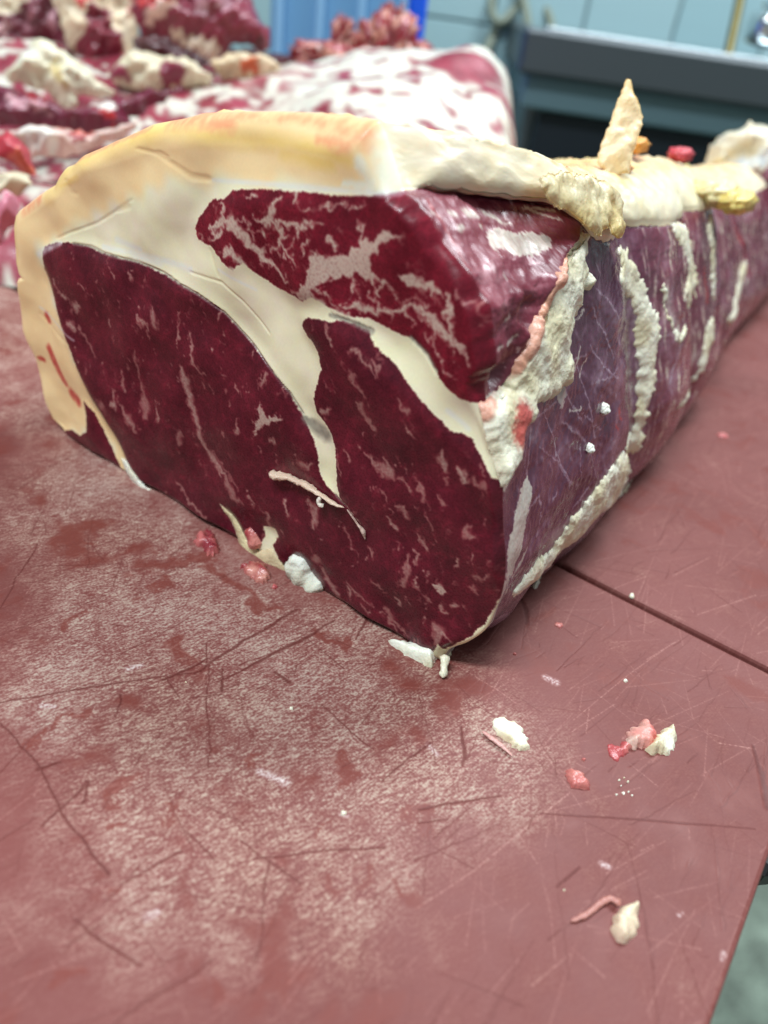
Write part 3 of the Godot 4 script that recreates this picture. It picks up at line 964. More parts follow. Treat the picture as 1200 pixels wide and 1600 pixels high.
	for l in [[-1991, 743, 38, -1963, 755, 30], [-2052, 652, 24, -2032, 644, 32], [-1991, 652, 16, -1891, 553, 12], [-1570, 844, 10, -1557, 819, 20, -1526, 826, 23], [-1479, 903, 13, -1475, 869, 26, -1467, 830, 20], [-1339, 930, 6, -1347, 800, 6], [-1291, 871, 6, -1265, 828, 9, -1261, 751, 16], [-1330, 707, 23, -1314, 670, 46, -1303, 613, 30, -1287, 562, 27, -1264, 499, 24, -1241, 410, 25, -1198, 362, 32, -1147, 330, 29, -1106, 321, 11], [-1106, 321, 11, -1081, 286, 36, -1052, 249, 29, -994, 230, 7], [-1265, 747, 10, -1203, 728, 9], [-1609, 690, 7, -1606, 612, 15, -1600, 556, 11], [-1598, 542, 11, -1591, 495, 23, -1576, 440, 53, -1574, 379, 16], [-1715, 384, 16, -1678, 342, 40, -1636, 302, 16], [-1770, 449, 8, -1755, 374, 12], [-1867, 323, 42, -1855, 340, 34], [-1772, 374, 33, -1765, 364, 24], [-1498, 468, 11, -1486, 415, 15], [-1710, 550, 11, -1704, 472, 12], [-1017, 616, 9, -1026, 562, 19], [-894, 840, 14, -908, 797, 17], [-925, 821, 9, -884, 821, 8], [-846, 590, 21, -852, 581, 21], [-1370, 403, 29, -1369, 348, 22], [-527, 983, 17, -494, 955, 17, -463, 930, 14], [-508, 894, 7, -479, 875, 22, -449, 851, 17, -411, 824, 17], [-315, 953, 14, -294, 943, 21], [-332, 980, 7, -318, 956, 11], [-299, 902, 7, -283, 879, 9, -254, 868, 9], [-451, 1051, 11, -425, 1043, 11, -418, 1024, 14], [-448, 719, 8, -396, 697, 21, -335, 684, 36], [-361, 733, 15, -336, 689, 31], [-302, 690, 8, -238, 669, 8], [-227, 705, 15, -187, 666, 22], [-165, 856, 14, -149, 816, 23, -134, 787, 9], [-88, 826, 14, -67, 797, 23], [-74, 794, 23, -51, 795, 18], [-29, 811, 18, 5, 803, 16], [-272, 589, 18, -238, 561, 21], [-315, 521, 11, -274, 484, 14], [-23, 636, 14, -8, 612, 27, 15, 609, 19], [-166, 607, 8, -132, 566, 8], [-200, 508, 8, -153, 472, 11], [-143, 696, 7, -116, 676, 12], [-215, 409, 11, -199, 365, 20, -197, 306, 23, -215, 277, 20], [-198, 438, 8, -168, 406, 16], [47, 456, 20, 64, 467, 20], [83, 470, 15, 91, 497, 10], [50, 418, 13, 56, 402, 13], [-7, 291, 22, 7, 300, 16], [-52, 265, 11, -28, 252, 14], [-270, 118, 13, -235, 84, 25, -237, 56, 19], [-237, 56, 16, -205, 44, 10], [-231, 77, 13, -152, 46, 9], [-49, 176, 26, -31, 156, 35, -30, 97, 18], [-26, 159, 17, 23, 134, 9], [-224, 196, 12, -207, 181, 15], [-663, 413, 12, -630, 389, 37, -627, 321, 22], [-606, 155, 33, -595, 172, 27], [-571, 127, 13, -550, 82, 20, -497, 44, 27, -481, -15, 21], [-434, 103, 20, -425, 82, 20], [-362, 75, 10, -329, 63, 13], [-382, -13, 20, -370, -33, 17], [-1410, 126, 12, -1324, 73, 12, -1213, 50, 12], [-1197, 393, 7, -1016, 292, 7], [-533, 691, 5, -507, 664, 14], [-430, 1105, 9, -457, 1121, 7], [-645, 1103, 7, -626, 1070, 10, -610, 1047, 7], [-534, 1063, 12, -485, 1054, 14, -428, 1009, 7], [-668, 576, 12, -684, 555, 21, -715, 549, 24], [-841, 915, 11, -812, 926, 11], [-554, 629, 11, -534, 598, 8], [-642, 784, 16, -620, 825, 11], [-871, 158, 18, -860, 245, 14, -902, 239, 7], [-1089, 105, 30, -1126, 140, 19], [-375, 353, 9, -342, 324, 12], [-357, 616, 5, -326, 592, 11], [-749, 853, 8, -713, 768, 6], [-2126, 822, 12, -2102, 774, 16], [-2083, 779, 12, -2061, 758, 19], [-1503, 839, 7, -1516, 782, 7], [-1929, 866, 7, -1898, 856, 11], [-1118, 1011, 8, -1135, 964, 11], [-1710, 993, 7, -1684, 963, 10], [-1616, 995, 10, -1600, 975, 13], [-342, 218, 6, -296, 208, 9], [-157, 315, 8, -133, 290, 9], [-110, 283, 11, -90, 265, 9], [-22, 497, 13, -26, 467, 8], [-483, 383, 9, -427, 293, 6], [-778, 349, 13, -758, 298, 13], [-963, 287, 10, -944, 249, 11], [-453, 135, 10, -309, 93, 6]]:
		c.stroke("marble", l, 1.3, rng.randf_range(120, 205))
	# small flecks, slanting like the grain
	var mb := c.layer("marble")
	for i in 620:
		var u := rng.randf_range(-0.235, 0.015)
		var v := rng.randf_range(0.003, 0.11)
		var x := (u - c.x0) / c.res
		var y := (c.y1 - v) / c.res
		var k := c.reg[clampi(int(y), 0, c.h - 1) * c.w + clampi(int(x), 0, c.w - 1)]
		if k != 3 and k != 4:
			continue
		var a := rng.randfn(1.2 if k == 3 else 1.05, 0.22)
		var l := rng.randf_range(3, 22) * rng.randf_range(0.3, 1.0)
		var wd := rng.randf_range(0.35, 1.0) if rng.randf() < 0.8 else rng.randf_range(1.0, 2.2)
		mb = c.segment(mb, x, y, wd, x + cos(a) * l, y + sin(a) * l, 0.3, 0.9, rng.randf_range(45, 150) if rng.randf() < 0.75 else 190.0)
	# branching veins in the cap muscle
	for i in 34:
		var x := (rng.randf_range(-0.165, -0.02) - c.x0) / c.res
		var y := (c.y1 - rng.randf_range(0.105, 0.158)) / c.res
		var a := rng.randfn(0.5, 0.5)
		var wd := rng.randf_range(0.7, 1.9)
		for q in rng.randi_range(4, 11):
			var l := rng.randf_range(5, 13)
			var x2 := x + cos(a) * l
			var y2 := y + sin(a) * l
			if c.reg[clampi(int(y2), 0, c.h - 1) * c.w + clampi(int(x2), 0, c.w - 1)] != 5:
				break
			mb = c.segment(mb, x, y, wd, x2, y2, wd * 0.9, 0.9, 215.0)
			if rng.randf() < 0.4:
				var a2 := a + rng.randfn(0.0, 1.1)
				mb = c.segment(mb, x2, y2, wd * 0.6, x2 + cos(a2) * l, y2 + sin(a2) * l, 0.3, 0.9, 180.0)
			x = x2
			y = y2
			wd *= 0.9
			a = lerpf(a + rng.randfn(0.0, 0.7), 0.5, 0.25)
	for i in 130:
		var x := (rng.randf_range(-0.16, -0.03) - c.x0) / c.res
		var y := (c.y1 - rng.randf_range(0.11, 0.157)) / c.res
		if c.reg[int(y) * c.w + int(x)] != 5:
			continue
		var a := rng.randfn(0.35, 0.5)
		var l := rng.randf_range(4, 26)
		mb = c.segment(mb, x, y, rng.randf_range(0.4, 1.1), x + cos(a) * l, y + sin(a) * l, 0.3, 0.9, rng.randf_range(50, 150))
	c.layers["marble"] = mb
	for l in [[-2257, 455, 44, -2232, 400, 54, -2212, 359, 50, -2174, 314, 41], [-2129, 274, 59, -2090, 256, 59], [-2246, 622, 34, -2232, 603, 34], [-2356, 372, 23, -2325, 376, 23]]:
		c.stroke("red", l, 0.8)
	for l in [[-2112, 1173, 75, -1964, 1294, 70, -1757, 1401, 69, -1575, 1471, 69, -1407, 1535, 75], [-1408, 1531, 60, -1169, 1552, 51, -926, 1584, 47, -730, 1601, 43, -625, 1593, 35], [-2013, 1214, 20, -1890, 1280, 22], [-2407, 990, 63, -2424, 836, 58], [-874, 1563, 38, -680, 1573, 35]]:
		c.stroke("yellow", l, 1.7, 240.0)
	for l in [[-1406, 1550, 40, -1254, 1584, 47, -1113, 1599, 53], [-1283, 1590, 33, -1112, 1620, 26, -980, 1639, 25, -807, 1663, 28, -690, 1669, 42, -588, 1661, 48], [-640, 1630, 42, -733, 1629, 31], [-2316, 1051, 38, -2185, 1132, 35], [-1961, 1310, 19, -1718, 1423, 17, -1504, 1513, 15], [-601, 1678, 37, -574, 1635, 30]]:
		c.stroke("orange", l, 1.4, 230.0)
	for l in [[-1172, 1422, 12, -975, 1457, 16, -769, 1493, 17, -581, 1518, 16, -452, 1543, 15], [-2224, 896, 27, -2146, 943, 26, -2027, 1001, 18], [-1778, 1049, 20, -1480, 1088, 24, -1276, 1103, 23], [-1607, 1070, 37, -1446, 1079, 30], [-1695, 1095, 25, -1549, 1098, 24], [-172, 988, 17, -97, 954, 17], [-1132, 1144, 11, -967, 1121, 10], [-2287, 645, 13, -2027, 581, 12]]:
		c.stroke("film", l, 1.2, 200.0)
	for l in [[-548, 1687, 47, -528, 1652, 73, -504, 1601, 85, -484, 1556, 75], [-591, 1599, 27, -541, 1552, 50], [-629, 1533, 20, -539, 1541, 34]]:
		c.stroke("pale", l, 1.3, 255.0)
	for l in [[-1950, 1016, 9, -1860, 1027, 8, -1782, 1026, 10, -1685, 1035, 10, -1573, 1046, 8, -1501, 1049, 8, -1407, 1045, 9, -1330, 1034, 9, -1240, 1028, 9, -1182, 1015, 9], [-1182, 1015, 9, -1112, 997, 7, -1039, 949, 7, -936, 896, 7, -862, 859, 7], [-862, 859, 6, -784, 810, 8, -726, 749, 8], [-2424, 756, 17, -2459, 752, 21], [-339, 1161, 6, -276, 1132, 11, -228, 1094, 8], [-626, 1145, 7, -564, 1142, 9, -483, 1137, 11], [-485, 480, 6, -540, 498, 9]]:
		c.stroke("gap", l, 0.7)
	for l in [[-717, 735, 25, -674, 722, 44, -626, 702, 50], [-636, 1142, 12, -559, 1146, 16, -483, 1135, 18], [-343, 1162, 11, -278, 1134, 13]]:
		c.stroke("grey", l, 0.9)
	for l in [[-1545, 1442, 11, -1447, 1446, 13, -1322, 1427, 18, -1262, 1412, 22, -1187, 1421, 17], [-1430, 1453, 13, -1377, 1446, 10], [-1680, 1203, 12, -1604, 1239, 21], [-2068, 1005, 11, -1803, 1132, 10, -1583, 1266, 9], [-1277, 1092, 8, -1117, 1104, 8, -1025, 1063, 8, -903, 988, 8], [-1178, 1197, 8, -1133, 1122, 8], [-2295, 612, 13, -2166, 564, 13, -2036, 532, 12], [-1973, 1251, 10, -1934, 1213, 16, -1912, 1209, 10], [-27, 940, 8, 22, 962, 10, 37, 946, 6]]:
		c.stroke("crease", l, 1.2, 150.0)
	var w := c.w
	var h := c.h
	var red := c.layer("red")
	var yellow := c.layer("yellow")
	var orange := c.layer("orange")
	var film := c.layer("film")
	var pale := c.layer("pale")
	var gap := c.layer("gap")
	var grey := c.layer("grey")
	var crease := c.layer("crease")
	var mi := Image.create_from_data(w, h, false, Image.FORMAT_L8, c.layer("marble"))
	mi.resize(w / 3, h / 3, Image.INTERPOLATE_TRILINEAR)
	mi.resize(w, h, Image.INTERPOLATE_CUBIC)
	var marble := mi.get_data()
	var rim := PackedByteArray()
	rim.resize(w * h)
	for i in w * h:
		rim[i] = 255 if c.reg[i] == 1 else 0
	var blur := Image.create_from_data(w, h, false, Image.FORMAT_L8, rim)
	blur.resize(w / 22, h / 22, Image.INTERPOLATE_BILINEAR)
	blur.resize(w, h, Image.INTERPOLATE_CUBIC)
	var peach := blur.get_data()
	var n1 := noise_bytes(51, 0.012, w, h, 4)
	var n2 := noise_bytes(52, 0.05, w, h, 3)
	var n3 := noise_bytes(53, 0.22, w, h, 2)
	var n4 := noise_bytes(54, 0.05, w, h, 3)
	var cells := noise_bytes(55, 0.16, w, h, 1, FastNoiseLite.TYPE_CELLULAR)
	var bundles := noise_bytes(56, 0.05, w, h, 1, FastNoiseLite.TYPE_CELLULAR)
	var out := PackedByteArray()
	out.resize(w * h * 3)
	var gloss := PackedByteArray()
	gloss.resize(w * h)
	var bump := PackedByteArray()
	bump.resize(w * h)
	for y in h:
		for x in w:
			var i := y * w + x
			var a := n1[i] / 255.0
			var b := n2[i] / 255.0
			var f := n3[i] / 255.0
			var wx := clampi(x + int((b - 0.5) * 6.0 + (f - 0.5) * 2.0), 0, w - 1)
			var wy := clampi(y + int((n4[i] / 255.0 - 0.5) * 6.0), 0, h - 1)
			var j := wy * w + wx
			var k := c.reg[j]
			var r := 0.0
			var g := 0.0
			var bl := 0.0
			var rough := 92.0
			var hb := 120.0
			if k >= 3:
				var t := clampf(a * 0.9 + (b - 0.5) * 0.5, 0, 1)
				if k == 5:
					r = lerpf(96, 132, t)
					g = lerpf(13, 29, t)
					bl = lerpf(30, 47, t)
				else:
					r = lerpf(76, 112, t)
					g = lerpf(16, 31, t)
					bl = lerpf(30, 46, t)
				var grain := 0.88 + 0.18 * f + 0.14 * (cells[i] / 255.0 - 0.4) + 0.22 * clampf(1.0 - bundles[j] / 255.0 * 6.0, 0, 1) * b
				r *= grain
				g *= grain
				bl *= grain
				var jm := clampi(x + int((b - 0.5) * 15.0 + (f - 0.5) * 3.0), 0, w - 1) + w * clampi(y + int((n4[i] / 255.0 - 0.5) * 17.0 + (cells[i] / 255.0 - 0.4) * 2.0), 0, h - 1)
				var m := marble[jm] / 255.0
				m = clampf(m * (0.62 + 0.7 * f), 0, 1) * (0.95 if k == 5 else 0.88)
				var halo := clampf(m * 3.0, 0, 1) * (1.0 - m) * 0.5
				r = lerpf(r, 158, halo)
				g = lerpf(g, 62, halo)
				bl = lerpf(bl, 58, halo)
				r = lerpf(r, 212, m * 0.95)
				g = lerpf(g, 196, m * 0.95)
				bl = lerpf(bl, 176, m * 0.95)
				rough = lerpf(74.0, 104.0, m) + (f - 0.5) * 30.0
				hb = 120.0 + (cells[i] / 255.0 - 0.5) * 12.0 + (f - 0.5) * 16.0 + m * 14.0
			else:
				var pe := clampf(peach[i] / 255.0 + (b - 0.5) * 0.25, 0, 1)
				var ab := a * 0.7 + b * 0.3
				r = lerpf(lerpf(234, 241, a), lerpf(246, 250, a), pe)
				g = lerpf(lerpf(227, 232, b), lerpf(210, 222, ab), pe)
				bl = lerpf(lerpf(188, 202, a), lerpf(154, 170, ab), pe)
				var q := clampf(yellow[j] / 255.0 * (0.4 + a * 0.9), 0, 1) * 0.8
				r = lerpf(r, 240, q)
				g = lerpf(g, 204, q)
				bl = lerpf(bl, 118, q)
				q = clampf(orange[j] / 255.0 * (0.2 + b * 1.3), 0, 1) * 0.85
				r = lerpf(r, 238, q)
				g = lerpf(g, 158, q)
				bl = lerpf(bl, 116, q)
				q = clampf(pale[j] / 255.0 * (0.5 + b * 1.0), 0, 1)
				r = lerpf(r, 236, q)
				g = lerpf(g, 232, q)
				bl = lerpf(bl, 208, q)
				q = crease[j] / 255.0 * 0.15
				r = lerpf(r, 190, q)
				g = lerpf(g, 160, q)
				bl = lerpf(bl, 112, q)
				q = clampf(red[j] / 255.0 * (0.5 + b), 0, 1) * 0.9
				r = lerpf(r, 196, q)
				g = lerpf(g, 70, q)
				bl = lerpf(bl, 62, q)
				var speck := 0.985 + 0.03 * f
				r *= speck
				g *= speck
				bl *= speck
				rough = 98.0 + (b - 0.5) * 50.0
				hb = 120.0 + (b - 0.5) * 5.0 + (f - 0.5) * 5.0
			var fm := film[i] / 255.0 * (0.45 + 0.5 * b)
			r = lerpf(r, 226, fm)
			g = lerpf(g, 228, fm)
			bl = lerpf(bl, 226, fm)
			rough = lerpf(rough, 56, fm)
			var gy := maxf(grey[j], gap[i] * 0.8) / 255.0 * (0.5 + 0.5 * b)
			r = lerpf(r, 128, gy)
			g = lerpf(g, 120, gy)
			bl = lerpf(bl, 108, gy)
			out[i * 3] = int(clampf(r, 0, 255))
			out[i * 3 + 1] = int(clampf(g, 0, 255))
			out[i * 3 + 2] = int(clampf(bl, 0, 255))
			gloss[i] = int(clampf(rough, 0, 255))
			bump[i] = int(clampf(hb, 0, 255))
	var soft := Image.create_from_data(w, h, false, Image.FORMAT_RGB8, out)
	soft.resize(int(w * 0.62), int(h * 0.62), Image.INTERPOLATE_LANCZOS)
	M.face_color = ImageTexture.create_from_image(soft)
	M.face_gloss = picture(gloss, w, h, Image.FORMAT_L8)
	M.face_bump = picture(bump, w, h, Image.FORMAT_L8)
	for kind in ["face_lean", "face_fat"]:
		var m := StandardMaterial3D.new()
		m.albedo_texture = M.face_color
		m.roughness = 1.0
		m.roughness_texture = M.face_gloss
		m.heightmap_enabled = true
		m.heightmap_texture = M.face_bump
		m.heightmap_scale = 0.03
		m.subsurf_scatter_enabled = true
		m.subsurf_scatter_strength = 0.04 if kind == "face_lean" else 0.08
		m.clearcoat_enabled = true
		m.clearcoat = 0.12 if kind == "face_lean" else 0.2
		m.metallic_specular = 0.4
		m.clearcoat_roughness = 0.2
		M[kind] = m
	# relief at half the resolution: lean swells a little past the fat, with real gaps where the muscles part
	var w2 := w / 2
	var h2 := h / 2
	var field := PackedFloat32Array()
	field.resize(w2 * h2)
	for y in h2:
		for x in w2:
			var k := c.reg[(y * 2) * w + x * 2]
			field[y * w2 + x] = [0.0, 0.0, 0.0, 1.0, 1.0, 0.65, 0.8][k]
	for turn in 2:
		field = blurred(field, w2, h2, 5)
	for y in h2:
		for x in w2:
			var i := y * w2 + x
			var p := Vector2(c.x0 + x * 2 * c.res, c.y1 - y * 2 * c.res)
			var swell := noise_c.get_noise_2d(p.x * 240, p.y * 240) * 0.0018 + noise_b.get_noise_2d(p.x * 160, p.y * 160) * 0.00022
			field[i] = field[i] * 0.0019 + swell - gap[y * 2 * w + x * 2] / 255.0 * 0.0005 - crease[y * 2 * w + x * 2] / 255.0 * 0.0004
	face_height = field


func blurred(f: PackedFloat32Array, w: int, h: int, r: int) -> PackedFloat32Array:
	var t := f.duplicate()
	for y in h:
		var sum := 0.0
		for x in range(-r, r + 1):
			sum += f[y * w + clampi(x, 0, w - 1)]
		for x in w:
			t[y * w + x] = sum / (2 * r + 1)
			sum += f[y * w + mini(x + r + 1, w - 1)] - f[y * w + maxi(x - r, 0)]
	var o := t.duplicate()
	for x in w:
		var sum := 0.0
		for y in range(-r, r + 1):
			sum += t[clampi(y, 0, h - 1) * w + x]
		for y in h:
			o[y * w + x] = sum / (2 * r + 1)
			sum += t[mini(y + r + 1, h - 1) * w + x] - t[maxi(y - r, 0) * w + x]
	return o


func resample(l: PackedVector2Array, n: int) -> PackedVector2Array:
	var total := 0.0
	for i in l.size() - 1:
		total += l[i].distance_to(l[i + 1])
	var out := PackedVector2Array()
	var i := 0
	var gone := 0.0
	for k in n:
		var d := total * k / n
		while i < l.size() - 2 and gone + l[i].distance_to(l[i + 1]) < d:
			gone += l[i].distance_to(l[i + 1])
			i += 1
		out.append(l[i].lerp(l[i + 1], clampf((d - gone) / maxf(l[i].distance_to(l[i + 1]), 1e-9), 0, 1)))
	return out


const N_SIDE := 170      # points of the outline: up the side, over the fat's edge, along the top, down the left, back along the board
const N_EDGE := 36
const N_TOP := 150
const N_LEFT := 110
const N_FOOT := 150

func build_loin() -> void:
	face_picture()
	side_picture()
	rind_picture()
	var loin_node := thing("beef_loin", "large raw beef loin with its cut face towards the viewer", "beef loin")
	M.loin = loin_node
	var top := resample(pts([-582, 1697, -737, 1683, -843, 1671, -980, 1651, -1112, 1627, -1283, 1594, -1368, 1564, -1438, 1544, -1520, 1520, -1607, 1481, -1672, 1452, -1716, 1434, -1794, 1398, -1857, 1371, -1915, 1346, -1978, 1302, -2030, 1280, -2070, 1246, -2105, 1204, -2177, 1166, -2242, 1129, -2317, 1082, -2393, 1036, -2418, 1014]), N_TOP)
	var left := resample(pts([-2418, 1014, -2443, 963, -2453, 897, -2460, 812, -2446, 761, -2420, 751, -2463, 722, -2476, 676, -2483, 568, -2479, 475, -2440, 398, -2413, 344, -2392, 231, -2371, 127, -2332, 53, -2255, 31]), N_LEFT)
	var foot := resample(pts([-2255, 31, -2226, -1, -2091, 0, -1944, 8, -1806, -7, -1740, -34, -1565, -63, -1332, -110, -1209, -123, -1050, -150, -859, -146, -687, -163, -557, -129, -408, -112, -252, -87, -107, -47, -25, -15, 0, 0]), N_FOOT)
	var n := N_SIDE + N_EDGE + N_TOP + N_LEFT + N_FOOT
	var stations := []
	var s := 0.0
	while s < 0.65:
		stations.append(s)
		s += 0.0009 if s < 0.1 else 0.0016 if s < 0.2 else 0.0035
	var v := PackedVector3Array()
	var uv := PackedVector2Array()
	var out_hint := PackedVector3Array()
	var vc0 := tab(VC, 0.0)
	var cu0 := tab(CU, 0.0)
	var outline := PackedVector2Array()
	for st in stations.size():
		s = stations[st]
		var vm := tab(VM, s)
		var vc := tab(VC, s)
		var cu := tab(CU, s)
		var um := side_u(s, vm)
		var lip := 0.0035 * smoothstep(0.002, 0.012, s) * (1.0 - smoothstep(0.2, 0.4, s))
		var fadein := smoothstep(0.0, 0.006, s)
		for i in n:
			var p: Vector2
			var t: Vector2
			if i < N_SIDE:
				var y := vm * i / N_SIDE
				p = Vector2(side_u(s, y) + side_bump(s, y) * maxf(fadein, smoothstep(0.1, 0.112, y)), y)
				t = Vector2(s / 0.65, 1.0 - y / 0.17)
			elif i < N_SIDE + N_EDGE:
				var k := float(i - N_SIDE) / N_EDGE
				var a := Vector2(um, vm)
				var b := Vector2(cu, vc)
				p = a.lerp(b, k) + Vector2(b.y - a.y, a.x - b.x).normalized() * (lip * sin(PI * sqrt(k)) + sin(PI * k) * 0.0035 * smoothstep(0.07, 0.12, s))
				p.y += (noise_b.get_noise_2d(s * 130.0, k * 4.0) * 0.0014 + noise_b.get_noise_2d(s * 450.0, k * 16.0) * 0.0008 * smoothstep(0.07, 0.1, s)) * fadein
				t = Vector2(s / 0.65, k * 0.08)
			elif i < N_SIDE + N_EDGE + N_TOP:
				var j := i - N_SIDE - N_EDGE
				var k := float(j) / N_TOP
				p = Vector2(top[j].x + (cu - cu0) * (1.0 - k), top[j].y * vc / vc0 * (1.0 - (0.07 * smoothstep(0.06, 0.25, s) + 0.12 * smoothstep(0.25, 0.6, s)) * sin(PI * 0.5 * minf(1.0, k * 2.2))))
				p.y += (noise_b.get_noise_2d(s * 110.0, k * 25.0) * 0.002 + noise_b.get_noise_2d(s * 420.0, k * 110.0) * 0.0009) * fadein
				t = Vector2(s / 0.65, 0.08 + k * 0.5)
			elif i < N_SIDE + N_EDGE + N_TOP + N_LEFT:
				var j := i - N_SIDE - N_EDGE - N_TOP
				p = left[j]
				p.y *= lerpf(vc / vc0 * (1.0 - 0.07 * smoothstep(0.06, 0.25, s) - 0.12 * smoothstep(0.25, 0.6, s)), 1.0, float(j) / N_LEFT)
				p.x += noise_b.get_noise_2d(s * 110.0, 30.0 + j * 0.1) * 0.002 * fadein
				t = Vector2(s / 0.65, 0.58 + 0.3 * j / N_LEFT)
			else:
				var j := i - N_SIDE - N_EDGE - N_TOP - N_LEFT
				p = Vector2(foot[j].x, maxf(foot[j].y, 0.0006))
				t = Vector2(s / 0.65, 0.88 + 0.12 * j / N_FOOT)
			if st == 0:
				outline.append(p)
			p.y = maxf(p.y, 0.0004)
			v.append(loin(p.x, p.y, s) - NF * rim_round(i) * (1.0 - smoothstep(0.0, 0.03, s)))
			uv.append(t)
			out_hint.append(EU * (p.x + 0.11) + Vector3(0, p.y - 0.07, 0))
	var rows := stations.size()
	var parts := {"cap_muscle_side": PackedInt32Array(), "side_muscle": PackedInt32Array(), "fat_rind": PackedInt32Array(), "underside": PackedInt32Array(), "far_end": PackedInt32Array()}
	var all := PackedInt32Array()
	var which := []
	for st in rows - 1:
		for i in n:
			var a := st * n + i
			var b := st * n + (i + 1) % n
			var kind := "fat_rind"
			if i < N_SIDE:
				kind = "cap_muscle_side" if stations[st] < tab(SF, tab(VM, stations[st]) * i / N_SIDE) else "side_muscle"
			elif i >= N_SIDE + N_EDGE + N_TOP + N_LEFT:
				kind = "underside"
			all.append_array([a, b, b + n, a, b + n, a + n])
			which.append(kind)
	var normals := grid_normals(v, out_hint, all)
	for q in which.size():
		for k in 6:
			parts[which[q]].append(all[q * 6 + k])
	for i in range(1, n - 1):
		parts.far_end.append_array([(rows - 1) * n, (rows - 1) * n + i, (rows - 1) * n + i + 1])
	var mats := {"cap_muscle_side": M.side, "side_muscle": M.side, "fat_rind": M.rind, "underside": M.rind, "far_end": M.side}
	for kind in parts:
		add(kind, split(v, normals, uv, parts[kind]), mats[kind], loin_node)
	# the cut face: rings from a middle point out to the same outline
	var mid := Vector2(-0.08655, 0.08082)
	var rings := 250
	var fv := PackedVector3Array()
	var fuv := PackedVector2Array()
	var fh := PackedVector3Array()
	var fk := PackedByteArray()
	var c := face_canvas
	for r in rings + 1:
		var k := 1.0 - pow(1.0 - float(r) / rings, 1.3)
		for i in n:
			var p := mid.lerp(outline[i], k)
			var near_rim := (1.0 - k) * mid.distance_to(outline[i])
			var rr := rim_round(i)
			var q := 1.0 - clampf(near_rim / (rr * 1.15), 0.0, 1.0)
			var hgt := face_relief(p.x, p.y) * smoothstep(0.0, maxf(0.0035, rr), near_rim) - rr * (1.0 - sqrt(maxf(0.0, 1.0 - q * q)))
			fv.append(loin(p.x, maxf(p.y, 0.0004), 0) + NF * hgt)
			fuv.append(Vector2((p.x - c.x0) / (c.w * c.res), (c.y1 - p.y) / (c.h * c.res)))
			fh.append(NF)
			fk.append(c.reg[clampi(int((c.y1 - p.y) / c.res), 0, c.h - 1) * c.w + clampi(int((p.x - c.x0) / c.res), 0, c.w - 1)])
	var fall := PackedInt32Array()
	var owner_of := PackedByteArray()
	for r in rings:
		for i in n:
			var a := r * n + i
			var b := r * n + (i + 1) % n
			fall.append_array([a, b, b + n, a, b + n, a + n])
			owner_of.append(fk[a + n])
	var fn := grid_normals(fv, fh, fall)
	var face_parts := {}
	for q in owner_of.size():
		if not face_parts.has(owner_of[q]):
			face_parts[owner_of[q]] = PackedInt32Array()
	for id in face_parts:
		var l := PackedInt32Array()
		for q in owner_of.size():
			if owner_of[q] == id:
				for k in 6:
					l.append(fall[q * 6 + k])
		var called: String = ["", "outer_fat", "inner_fat", "eye_muscle", "side_muscle_cut", "cap_muscle", "rim_muscle"][id]
		var o := add(called, split(fv, fn, fuv, l), M.face_fat if id < 3 else M.face_lean, loin_node)
		o.set_meta("label", ["", "thick peach yellow outer fat of the cut face", "pale cream seam fat between the muscles", "largest dark red muscle of the cut face", "dark red muscle at the front corner of the cut face", "brighter red muscle with thick marbling under the top fat", "small dark strip of lean at the board's edge"][id])


func grid_normals(v: PackedVector3Array, hint: PackedVector3Array, idx: PackedInt32Array) -> PackedVector3Array:
	var n := PackedVector3Array()
	n.resize(v.size())
	for t in range(0, idx.size(), 3):
		var i := idx[t]
		var j := idx[t + 1]
		var k := idx[t + 2]
		var f := (v[j] - v[i]).cross(v[k] - v[i])
		if f.dot(hint[i]) > 0.0:
			idx[t + 1] = k
			idx[t + 2] = j
		else:
			f = -f
		n[i] += f
		n[j] += f
		n[k] += f
	for i in n.size():
		n[i] = n[i].normalized() if n[i].length_squared() > 1e-24 else hint[i].normalized()
	return n


